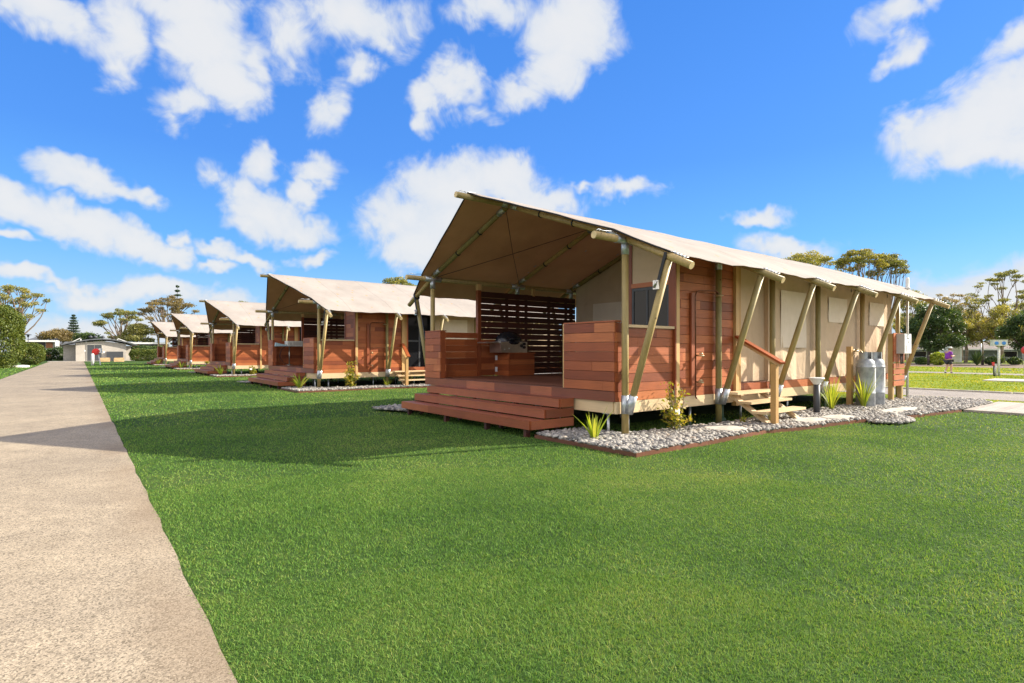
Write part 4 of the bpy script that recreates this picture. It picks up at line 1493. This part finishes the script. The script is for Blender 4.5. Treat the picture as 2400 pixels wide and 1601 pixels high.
# gas cylinders
def gas(label, loc):
    T = thing('gas_cylinder', label, 'gas cylinder', (*loc, -.06), 0, 'gas cylinders beside the nearest tent')
    MB().lathe([(.175, 0), (.185, .02), (.185, .30), (.189, .305), (.189, .32), (.185, .325), (.185, .86), (.19, .865), (.19, .885), (.185, .89), (.183, .93), (.165, 1.0), (.12, 1.05), (.05, 1.07)], (0, 0, 0), 28).build('tank', 'gas', T)
    rows = [[(.125 * math.cos(a), .125 * math.sin(a), z) for a in [R(262 + 316 * k / 22) for k in range(23)]] for z in (1.03, 1.10, 1.18, 1.20)]
    b = MB().grid(rows, 0, True)
    rows = [[(.118 * math.cos(a), .118 * math.sin(a), z) for a in [R(262 + 316 * k / 22) for k in range(23)]] for z in (1.03, 1.10, 1.18, 1.20)]
    b.grid(rows, 0, True, flip=True)
    b.build('collar', 'gas', T)
    MB().lathe([(.02, 0), (.025, .04), (.018, .06), (.03, .07), (.03, .10)], (0, 0, 1.06), 10).build('valve', 'brass', T)
    rows = [[(.187 * math.cos(a), .187 * math.sin(a), z) for a in [R(-95 + 60 * k / 8) for k in range(9)]] for z in (.42, .60, .85)]
    MB().grid(rows, 0, True).build('label_sticker', 'label', T)
    return T


gas('tall grey gas cylinder behind the lime grass clump, nearer of the pair', (13.46, 4.76))
gas('tall grey gas cylinder standing behind and right of the other cylinder', (13.95, 4.74))
GP = thing('regulator_post', 'short timber post with gas regulator and pipe beside the gas cylinders', 'post', (13.32, 5.02, -.1))
MB().box(-.05, .05, -.05, .05, 0, 1.36).build('timber_post', 'pine_v', GP)
MB().tube([(.08, -.06, 1.30), (.16, -.10, 1.32), (.20, -.16, 1.26), (.14, -.25, 1.16)], .010, 7).tube([(.06, -.06, .3), (.06, -.06, 1.3)], .009, 6).lathe([(.05, 0), (.055, .02), (.04, .05)], (.10, -.09, 1.24), 12).build('regulator', 'brass', GP)

# bollard light
BL = thing('bollard_light', 'black bollard light with white flared head in the stone bed', 'bollard light', (*PG(1914, 971, -.05), -.08))
MB().lathe([(.058, 0), (.058, .60)], (0, 0, 0), 20).build('stem', 'darkgrey', BL)
MB().lathe([(.055, .601), (.07, .62), (.13, .71), (.138, .715), (.138, .73), (.12, .735)], (0, 0, 0), 24).build('head', 'white', BL)

# meter board
MBD = thing('meter_board', 'timber meter board on posts with pale electrical box, beside the rear of the nearest tent', 'meter board', (15.4, 4.84, -.1))
MB().box(0, .09, .02, .12, 0, 1.68).build('board_post', 'pole', MBD)
MB().box(.60, .70, .02, .12, 0, .45).build('board_post', 'pole', MBD)
MB().planks('x', -.005, .018, -.01, .72, .42, .98, .145, .02, seg=(2, 3)).planks('x', -.005, .018, -.01, .72, 1.0, 1.70, .14, .004, seg=(2, 3)).build('boards', 'red', MBD)
bx = MB().box(.16, .64, -.17, -.006, 1.20, 1.68).build('electrical_box', 'greybox', MBD)
MB().box(.175, .625, -.176, -.171, 1.22, 1.66).build('door', 'white', bx)
MB().box(.30, .46, -.179, -.1765, 1.56, 1.585).box(.42, .47, -.179, -.1765, 1.46, 1.50).box(.24, .28, -.179, -.1765, 1.24, 1.40).box(.40, .50, -.179, -.1765, 1.30, 1.31).build('marking', 'darkgrey', bx)
MB().tube([(.30, -.06, .95), (.30, -.06, 1.2)], .018, 8).tube([(.42, -.06, .95), (.42, -.06, 1.2)], .015, 8).build('conduit', 'darkgrey', MBD)
vp = MB().tube([(0, 0, 0), (0, 0, 2.85)], .029, 12).lathe([(.036, 2.86), (.075, 2.88), (.042, 2.92), (.042, 3.14), (.03, 3.17)], (0, 0, 0), 14)
tag(vp.build('vent_pipe', 'offwhite', None, (16.95, 5.02, G_LAWN)), 'white vent pipe rising past the rear corner of the nearest tent roof', 'vent pipe')

# ------------------------------------------------------------------ beyond the tents on the right
def pedestal(label, loc, rot):
    T = thing('power_pedestal', label, 'power pedestal', (*loc, G_LAWN), rot, 'power pedestals on the grass')
    MB().tube([(0, 0, 0), (0, 0, 1.55)], .05, 12).build('post', 'offwhite', T)
    hd = MB().box(-.30, .30, -.14, .14, 1.52, 1.80).prism([(-.32, -.16, 1.80), (.32, -.16, 1.80), (.32, .16, 1.80), (-.32, .16, 1.80)], (0, 0, .03)).build('head', 'offwhite', T)
    for x in (-.17, .14):
        MB().tube([(x, -.141, 1.66), (x, -.17, 1.66)], .085, 16).build('socket', 'blue', hd)
    MB().tube([(-.16, -.02, 0), (-.16, -.02, .62)], .055, 12).build('standpipe', 'greybox', T)
    MB().tube([(-.24, -.06, .0), (-.27, -.06, .3), (-.24, -.06, .55)], .022, 8).build('hose', 'black', T)
    MB().lathe([(.05, 0), (.055, .05), (.03, .12)], (-.27, -.06, .52), 12).box(-.33, -.21, -.075, -.045, .63, .70).build('tap_cover', 'red_plastic', T)
    return T


ROT_CAM = R(-38)
pedestal('pale power pedestal with two blue sockets on the grass behind the nearest tent', P(2341, 27.9), ROT_CAM - .25)
PD = thing('hose_stand', 'grey post with a red fire hose reel at the right edge of the photo', 'hose reel', (*P(2402, 28.2), G_LAWN), ROT_CAM)
MB().tube([(0, 0, 0), (0, 0, 1.5)], .045, 12).build('post', 'greybox', PD)
MB().tube([(.08, -.08, 1.30), (.08, .08, 1.30)], .21, 24).build('reel', 'red_plastic', PD)
sl = MB().box(0, 2.2, -1.6, 0, 0, .05)
tag(sl.build('concrete_slab', 'concrete', None, (30.0, 6.2, G_LAWN - .005)), 'thin pale concrete slab lying on the sunny grass at right', 'slab')
sl = MB().lathe([(.45, 0), (.45, .02)], (0, 0, 0), 16)
tag(sl.build('drain_cover', 'darkgrey', None, (*P(2371, 36), G_LAWN)), 'dark drain cover in the far grass right of the power pedestal', 'drain cover')
for (px, d, lab) in ((2176, 49, 'dark timber bollard left of the yellow green bush'), (2303, 50, 'dark timber bollard right of the big spiky plant')):
    b = MB().tube([(0, 0, 0), (0, 0, .85), (0, 0, .90)], [.10, .10, .06], 12)
    tag(b.build('timber_bollard', 'darkbark', None, (*P(px, d), G_LAWN)), lab, 'bollard', 'timber bollards along the far grass')
# fence
FN = thing('wire_fence', 'tall wire fence on thin steel posts in front of the low building at right', 'fence', (*P(2300, 53), G_LAWN), R(-90) + .06)
for k in range(-5, 6):
    MB().tube([(k * 2.9, 0, 0), (k * 2.9, 0, 2.0)], .032, 8).build('fence_post', 'galv', FN)
b = MB()
for z in (.1, .7, 1.3, 1.9):
    b.tube([(-14.5, 0, z), (14.5, 0, z)], .008, 5)
b.build('wire', 'galv', FN)
# low building
LB = thing('low_building', 'long low grey building with white gutter behind the trees at right', 'building', (*P(2310, 74), G_LAWN), R(-90) + .15)
MB().box(-11, 16, 0, 8, -.2, 1.42).build('wall', simple('grey_green_wall', (.13, .15, .145), .8), LB)
MB().prism([(-11.6, -.5, 1.47), (-11.6, 4, 2.65), (-11.6, 8.5, 1.47)], (28.2, 0, 0)).build('roof', simple('dull_tiled_roof', (.27, .23, .21), .85, 0, .2, 3), LB)
MB().box(-11.65, 16.65, -.60, -.505, 1.40, 1.58).build('gutter', 'white', LB)
for x in (-8, -4.4, 1.5, 5, 9.5):
    wn = MB().box(x - .05, x + 1.65, -.04, -.002, .35, 1.25).build('window', 'white', LB)
    MB().box(x, x + 1.6, -.055, -.042, .40, 1.20).build('pane', 'glass', wn)
SHD = thing('white_shed', 'small white shed wall between the trees just right of the person', 'shed', (*P(2240, 62), G_LAWN), ROT_CAM)
MB().box(-.7, .7, 0, 1.5, 0, 1.95).build('wall', 'white', SHD)
MB().prism([(-.8, -.1, 1.955), (.8, -.1, 1.955), (.8, 1.6, 2.1), (-.8, 1.6, 2.1)], (0, 0, .05)).build('roof', 'greyroof', SHD)
MB().box(-.25, .45, -.02, -.002, .02, 1.75).build('door', 'offwhite', SHD)

# ------------------------------------------------------------------ far left: amenities block and cabins
AB = thing('amenities_block', 'beige amenities block with low grey gabled roof at the end of the road', 'building', (0, 88, G_LAWN))
MB().prism([(-.32, 0, -.1), (4.85, 0, -.1), (4.85, 0, 2.20), (2.3, 0, 2.55), (-.32, 0, 2.28)], (0, 9, 0)).build('wall', 'render', AB)
MB().box(-1.55, -.325, 1.2, 8, -.1, 2.02).build('wing', simple('grey_wing_wall', (.34, .33, .31), .85), AB)
MB().box(4.855, 5.45, 1.4, 8, -.1, 1.95).build('side_bay', 'render', AB)
rf = MB()
outline = [(-1.75, 1.98), (-.5, 2.32), (1.0, 2.62), (2.3, 2.74), (3.6, 2.62), (4.9, 2.34), (6.0, 1.98)]
rf.prism([(x, -.45, z) for x, z in outline] + [(x, -.45, z + .15) for x, z in reversed(outline)], (0, 9.6, 0))
roof = rf.build('roof', 'greyroof', AB)
for (xa, xb, xp) in ((-.95, .35, .15), (3.75, 5.35, 4.0)):
    b = MB()
    zb = 2.36
    for p0, p1 in (((xa, zb - .12), (xp, zb + .55)), ((xp, zb + .55), (xb, zb - .05)), ((xa + .4, zb + .0), (xp, zb + .15)), ((xp, zb + .55), (xp, zb + .0))):
        b.bar((p0[0], .6, p0[1]), (p1[0], .6, p1[1]), .08, .07, (0, 1, 0))
    b.build('gable_truss', 'white', roof)
b = MB()
for x in (1.2, 1.7, 2.5):
    b.tube([(x, 3, 2.7), (x, 3, 3.1)], .03, 6).lathe([(.18, 3.0), (.25, 3.08), (.06, 3.3)], (x, 3, 0), 10)
b.build('roof_vents', 'darkgrey', roof)
dr = MB().box(.80, 2.28, -.05, -.003, 0, 2.02).build('door', 'darkgrey', AB)
MB().box(.76, .80, -.07, -.003, 0, 2.06).box(2.28, 2.32, -.07, -.003, 0, 2.06).box(.76, 2.32, -.07, -.003, 2.065, 2.10).box(1.53, 1.55, -.065, -.052, .02, 2.0).build('frame', 'greybox', dr)
MB().box(2.80, 4.52, -.30, -.003, .05, 1.20).build('screen', 'darkgrey', AB)
MB().box(2.42, 2.62, -.02, -.003, 1.0, 1.25).box(.52, .70, -.02, -.003, 1.2, 1.38).build('notice', 'white', AB)


def cabin(label, loc, rot, W, H, D=5):
    T = thing('cabin', label, 'cabin', (*loc, G_LAWN), rot, 'flat roofed cabins behind the hedges')
    MB().box(-W / 2, W / 2, .35, D, .1, H - .25).build('wall', 'render', T)
    MB().box(-W / 2 - .2, W / 2 + .2, -.3, D + .2, H - .25, H).build('roof', 'white', T)
    MB().box(W / 2 + .02, W / 2 + .2, -.3, D, -.05, H - .252).build('side_fin', 'white', T)
    for x in (W / 2 - 1.1, -W / 2 + .1):
        MB().box(x, x + .8, .30, .348, .15, H - .28).build('timber_panel', 'orange', T)
    wn = MB().box(-W / 2 + 1.0, W / 2 - 1.2, .31, .348, .3, H - .3).build('window', 'darkgrey', T)
    MB().box(-W / 2 + 1.08, -.05, .30, .309, .38, H - .38).box(.05, W / 2 - 1.28, .30, .309, .38, H - .38).build('pane', 'glass', wn)
    return T


cabin('flat roofed cabin with white frame behind the round bush at left', P(86, 86), ROT_CAM + .62, 4.4, 2.95)
cabin('flat roofed cabin with orange panels behind the hedge, right of the amenities block', P(352, 82), ROT_CAM + .55, 4.6, 2.55)
GH = thing('grey_house', 'grey hipped roof house seen between the left cabin and the conifer', 'house', (*P(110, 108), G_LAWN), ROT_CAM + .5)
MB().box(-5, 5, 0, 7, -.1, 2.5).build('wall', 'render', GH)
b = MB()
b.poly([(-5.5, -.5, 2.5), (5.5, -.5, 2.5), (2.5, 3.5, 4.0), (-2.5, 3.5, 4.0)]).poly([(5.5, 7.5, 2.5), (-5.5, 7.5, 2.5), (-2.5, 3.5, 4.0), (2.5, 3.5, 4.0)])
b.poly([(5.5, -.5, 2.5), (5.5, 7.5, 2.5), (2.5, 3.5, 4.0)]).poly([(-5.5, 7.5, 2.5), (-5.5, -.5, 2.5), (-2.5, 3.5, 4.0)]).poly([(-5.5, -.5, 2.499), (-5.5, 7.5, 2.499), (5.5, 7.5, 2.499), (5.5, -.5, 2.499)])
b.build('roof', 'greyroof', GH)
for x in (-3, 1.2):
    MB().box(x, x + 1.8, -.05, -.002, .8, 2.0).build('window', 'glass', GH)

LP = thing('lamp_post', 'thin dark lamp post above the round bush by the left cabin', 'lamp post', (*P(66, 70), G_LAWN))
MB().tube([(0, 0, 0), (0, 0, 3.0)], [.06, .04], 8).build('pole', 'darkgrey', LP)
MB().lathe([(.05, 3.0), (.10, 3.05), (.12, 3.25), (.38, 3.30), (.30, 3.36), (.05, 3.42)], (0, 0, 0), 14).build('lamp_head', 'darkgrey', LP)

# hose reel with red cover and white bollard at the road edge
HR = thing('hose_reel', 'red covered fire hose reel on a white slanted post beside the road', 'hose reel', (*P(229, 50), G_LAWN), ROT_CAM + .35)
MB().bar((.22, 0, -.05), (.02, 0, 1.2), .07, .07, (0, 1, 0)).bar((.02, .0, 1.2), (.18, .1, .0), .04, .04, (0, 1, 0)).build('post', 'white', HR)
rows = []
hb = MB().tube([(-.12, -.15, 1.20), (-.12, .15, 1.20)], .28, 24)
hb.bar((-.30, 0, 1.02), (.16, 0, 1.33), .27, .36, (0, 1, 0))
hb.build('cover', 'red_plastic', HR)
MB().box(.12, .30, -.16, .16, 1.10, 1.50).build('bracket', 'white', HR)
b = MB().tube([(0, 0, -.1), (0, 0, .98), (0, 0, 1.04)], [.11, .11, .07], 16)
tag(b.build('white_bollard', 'white', None, (*P(217, 48.5), G_LAWN)), 'plain white bollard on the grass next to the red hose reel', 'bollard')
for (px, lab) in ((246, 'sandstone block right of the red hose reel, left of the pair'), (279, 'sandstone block in front of the dark screen of the amenities block')):
    rr = random.Random(px)
    b = MB().prism([(-.5, 0, 0), (.5, .02, 0), (.52, .05, .42), (.45, .05, .50), (-.46, .02, .48), (-.52, .03, .3)], (0, .5, 0))
    tag(b.build('sandstone_block', 'sand', None, (*P(px, 66), G_LAWN - .02)), lab, 'stone block', 'sandstone blocks in front of the amenities block')
b = MB()
rows = []
for i in range(9):
    u = i / 8
    rows.append([(-.65 + 1.3 * u, .35 * math.cos(v) * math.sin(math.pi * (.06 + .88 * u)), .02 + (.06 + .14 * math.sin(math.pi * u * .8)) * math.sin(v)) for v in [math.pi * k / 10 for k in range(11)]])
b.grid(rows, 0, True, flip=True)
tag(b.build('white_slab', 'offwhite', None, (*P(44, 43), G_LAWN - .03)), 'low white curved slab lying on the grass at the foot of the tall hedge', 'slab')

# ------------------------------------------------------------------ person
PRS = thing('person', 'person in purple shirt, dark shorts and pale cap walking along the far path', 'person', (*P(2222, 31.7), G_LAWN + .01), R(-38 + 4))


def skin(name, chains, mat, parent, root=0, levels=2):
    """chains: list of lists of (point, radius); chains share points by position"""
    pts, rad, edges, key = [], [], [], {}
    for ch in chains:
        prev = None
        for (p, r_) in ch:
            k = tuple(round(c, 4) for c in p)
            if k not in key:
                key[k] = len(pts)
                pts.append(p)
                rad.append(r_)
            if prev is not None and prev != key[k]:
                edges.append((prev, key[k]))
            prev = key[k]
    me = bpy.data.meshes.new(name)
    me.from_pydata(pts, edges, [])
    o = link(name, me, parent)
    md = o.modifiers.new('skin', 'SKIN')
    for i, sv in enumerate(me.skin_vertices[0].data):
        rr_ = rad[i] if isinstance(rad[i], tuple) else (rad[i], rad[i])
        sv.radius = rr_
        sv.use_root = (i == root)
    md.use_smooth_shade = True
    s = o.modifiers.new('sub', 'SUBSURF')
    s.levels = s.render_levels = levels
    me.materials.append(M[mat])
    return o


K = 1.50 / 1.7
hip = (0, 0, .86 * K)
chest = (.05 * K, 0, 1.22 * K)
neck = (.09 * K, 0, 1.42 * K)
head = (.16 * K, 0, 1.57 * K)


def sc(p):
    return tuple(c * K for c in p)


legL = [(hip, .13), (sc((.01, .09, .80)), .085), (sc((.06, .10, .47)), .058), (sc((-.10, .10, .12)), .036), (sc((-.12, .10, .06)), .034), (sc((-.02, .10, .02)), .025)]
legR = [(hip, .13), (sc((.02, -.09, .80)), .085), (sc((.14, -.10, .48)), .058), (sc((.12, -.10, .10)), .036), (sc((.11, -.10, .05)), .034), (sc((.22, -.10, .02)), .025)]
armR = [(chest, .14), (sc((.05, -.20, 1.34)), .055), (sc((.02, -.24, 1.08)), .042), (sc((.24, -.16, 1.10)), .032), (sc((.31, -.13, 1.13)), .030)]
armL = [(chest, .14), (sc((.05, .20, 1.34)), .055), (sc((.10, .26, 1.08)), .042), (sc((.28, .22, .92)), .032), (sc((.35, .20, .88)), .030)]
body = skin('body', [[(hip, .13), (sc((.04, 0, 1.02)), .15), (chest, .14), (neck, .055), (sc((.12, 0, 1.48)), .06), (head, .095), (sc((.15, 0, 1.66)), .07)], legL, legR, armR, armL], 'skin', PRS)
for (sy, base) in ((-1, sc((.31, -.13, 1.13))), (1, sc((.35, .20, .88)))):
    b_ = [[(tuple(Vector(base)), .018), (tuple(Vector(base) + Vector((.05 + .008 * (1.5 - abs(k - 1.2)), (k - 1.5) * .018, -.005)), ), .009), (tuple(Vector(base) + Vector((.085, (k - 1.5) * .02, -.02))), .008)] for k in range(4)]
    b_.append([(tuple(Vector(base)), .018), (tuple(Vector(base) + Vector((.03, -.035 * sy, .015))), .009)])
    skin('hand', b_, 'skin', PRS, 0, 1)
skin('shirt', [[(sc((.0, 0, .84)), .175), (sc((.04, 0, 1.02)), .19), (chest, .165), (sc((.075, 0, 1.36)), .085)],
               [(chest, .165), (sc((.05, -.19, 1.33)), .075), (sc((.03, -.235, 1.14)), .068)], [(chest, .165), (sc((.05, .19, 1.33)), .075), (sc((.09, .25, 1.14)), .068)]], 'purple', PRS)
skin('shorts', [[(hip, .16), (sc((.01, .09, .78)), .115), (sc((.05, .10, .54)), .095)], [(hip, .16), (sc((.02, -.09, .78)), .115), (sc((.11, -.10, .54)), .095)]], 'shorts', PRS)
for lg in (legL, legR):
    p1, p2, p3 = Vector(lg[3][0]), Vector(lg[4][0]), Vector(lg[5][0])
    skin('sock', [[(tuple(p1 + Vector((0, 0, .03))), .042), (tuple(p2), .042)]], 'white', PRS, 0, 1)
    skin('shoe', [[(tuple(p2 + Vector((-.03, 0, -.02))), .046), (tuple(p2 + Vector((.04, 0, -.025))), .046), (tuple(p3 + Vector((.02, 0, .012))), .036)]], 'shoe', PRS, 0, 1)
hc = Vector(head)
cap = MB()
rows = []
for i in range(6):
    v = i / 5 * math.pi / 2
    rows.append([(hc.x - .01 + .108 * math.cos(u) * math.cos(v), hc.y + .10 * math.sin(u) * math.cos(v), hc.z + .025 + .10 * math.sin(v)) for u in [2 * math.pi * k / 16 for k in range(17)]])
cap.grid(rows, 0, True)
cap.prism([(hc.x + .06, -.085, hc.z + .03), (hc.x + .19, -.05, hc.z + .015), (hc.x + .20, 0, hc.z + .015), (hc.x + .19, .05, hc.z + .015), (hc.x + .06, .085, hc.z + .03)], (0, 0, .012))
cap.build('cap', 'offwhite', PRS)
hair = MB()
rows = []
for i in range(6):
    v = -.7 + i / 5 * 1.1
    rows.append([(hc.x - .02 + .104 * math.cos(u) * math.cos(v), hc.y + .102 * math.sin(u) * math.cos(v), hc.z + .10 * math.sin(v)) for u in [R(75 + 210 * k / 12) for k in range(13)]])
hair.grid(rows, 0, True)
hair.build('hair', 'leaf_brown', PRS)
face = MB()
for sy in (-1, 1):
    face.lathe([(.004, -.008), (.009, 0), (.004, .008)], (hc.x + .088, .035 * sy, hc.z), 8)
face.build('eyes', 'darkgrey', PRS)
MB().tube([(hc.x + .09, 0, hc.z + .01), (hc.x + .115, 0, hc.z - .03), (hc.x + .09, 0, hc.z - .035)], [.008, .015, .01], 8).build('nose', 'skin', PRS)
MB().tube([(hc.x + .083, -.025, hc.z - .062), (hc.x + .09, 0, hc.z - .065), (hc.x + .083, .025, hc.z - .062)], .006, 6).build('mouth', 'red_plastic', PRS)
BG = thing('bag', 'small dark bag held out in front by the person in purple', 'bag', PRS.location, PRS.rotation_euler.z)
q = Vector(sc((.40, .20, .80)))
MB().box(q.x - .10, q.x + .12, q.y - .05, q.y + .05, q.z - .08, q.z + .05).build('pouch', 'shorts', BG)
MB().tube([(q.x - .08, q.y, q.z + .05), (q.x, q.y, q.z + .10), (q.x + .08, q.y, q.z + .05)], .01, 6).build('handle', 'shorts', BG)


# ------------------------------------------------------------------ lawn blades
def lawn():
    g = np.random.default_rng(17)
    out_p, out_w, out_h = [], [], []
    #        r0   r1   n        width          height
    rings = [(1.3, 3.2, 200000, (.0018, .0034), (.009, .021)), (3.2, 6, 215000, (.0028, .0050), (.010, .022)), (6, 11, 175000, (.0046, .0080), (.012, .025)),
             (11, 22, 130000, (.009, .016), (.018, .036)), (22, 40, 95000, (.02, .036), (.026, .05)), (40, 70, 60000, (.04, .07), (.035, .065))]
    yaw = math.atan2(CR, SR)
    for (r0, r1, n, wv, hv) in rings:
        r = np.sqrt(g.uniform(r0 * r0, r1 * r1, n))
        a = yaw + g.uniform(-R(58), R(58), n)
        x, y = r * np.cos(a), r * np.sin(a)
        ok = (x > ROAD_X1 + .01 * g.standard_normal(n)) | (x < ROAD_X0 - .05)
        ok &= ~((x > 18.5) & (x < 21.8)) & ~((x > 38.35) & (x < 40.95)) & (x < 54.2) & (y < 85.5)
        ok &= ~((x > 14.42) & (x < 17.43) & (y < 3.33))
        ok &= ~((x > 29.9) & (x < 32.3) & (y > 4.5) & (y < 6.3))
        for dy in ROWS:
            lx, ly = x - TX, y - TY - dy
            ok &= ~inside(lx, ly, BED) & ~inside(lx, ly, BED_L)
            ok &= ~((lx > 1.2) & (lx < 10.6) & (np.abs(ly) < 1.6))
        ok &= ((x - (TX + 5.25)) / .6) ** 2 + ((y - (TY - 4.33)) / .28) ** 2 > 1
        k = int(ok.sum())
        out_p.append(np.stack([x[ok], y[ok]], 1))
        out_w.append(g.uniform(*wv, k))
        out_h.append(g.uniform(*hv, k))
    p, wv, h = np.concatenate(out_p), np.concatenate(out_w), np.concatenate(out_h)
    n = len(p)
    lum = .5 + .5 * np.sin(p[:, 0] * 1.9 + 1.3 * np.sin(p[:, 1] * 1.1)) * np.sin(p[:, 1] * 1.6 + np.sin(p[:, 0] * .8))
    h = h * (.82 + .3 * lum)
    a = g.uniform(0, 6.283, n)
    lean = g.normal(0, 1.05, n) * h
    la = g.uniform(0, 6.283, n)
    sx, sy = np.cos(a) * wv / 2, np.sin(a) * wv / 2
    dx, dy = np.cos(la) * lean, np.sin(la) * lean
    z0 = np.full(n, G_LAWN - .002)
    B = np.stack([p[:, 0], p[:, 1], z0], 1)
    v = np.empty((n, 5, 3))
    v[:, 0] = B + np.stack([-sx, -sy, z0 * 0], 1)
    v[:, 1] = B + np.stack([sx, sy, z0 * 0], 1)
    v[:, 2] = B + np.stack([sx * .8 + dx * .35, sy * .8 + dy * .35, h * .6], 1)
    v[:, 3] = B + np.stack([-sx * .8 + dx * .35, -sy * .8 + dy * .35, h * .6], 1)
    v[:, 4] = B + np.stack([dx, dy, h], 1)
    base = np.arange(n) * 5
    loops = np.stack([base, base + 1, base + 2, base + 3, base + 3, base + 2, base + 4], 1).ravel()
    sizes = np.tile(np.array([4, 3]), n)
    rnd = np.repeat(np.clip(g.normal(.42, .24, n), 0, 1), 5)
    tip = np.tile(np.array([0, 0, .6, .6, 1.0]), n)
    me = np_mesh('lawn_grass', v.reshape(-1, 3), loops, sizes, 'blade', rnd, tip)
    return kind(link('lawn_grass', me), 'stuff')


lawn()
bpy.context.view_layer.update()
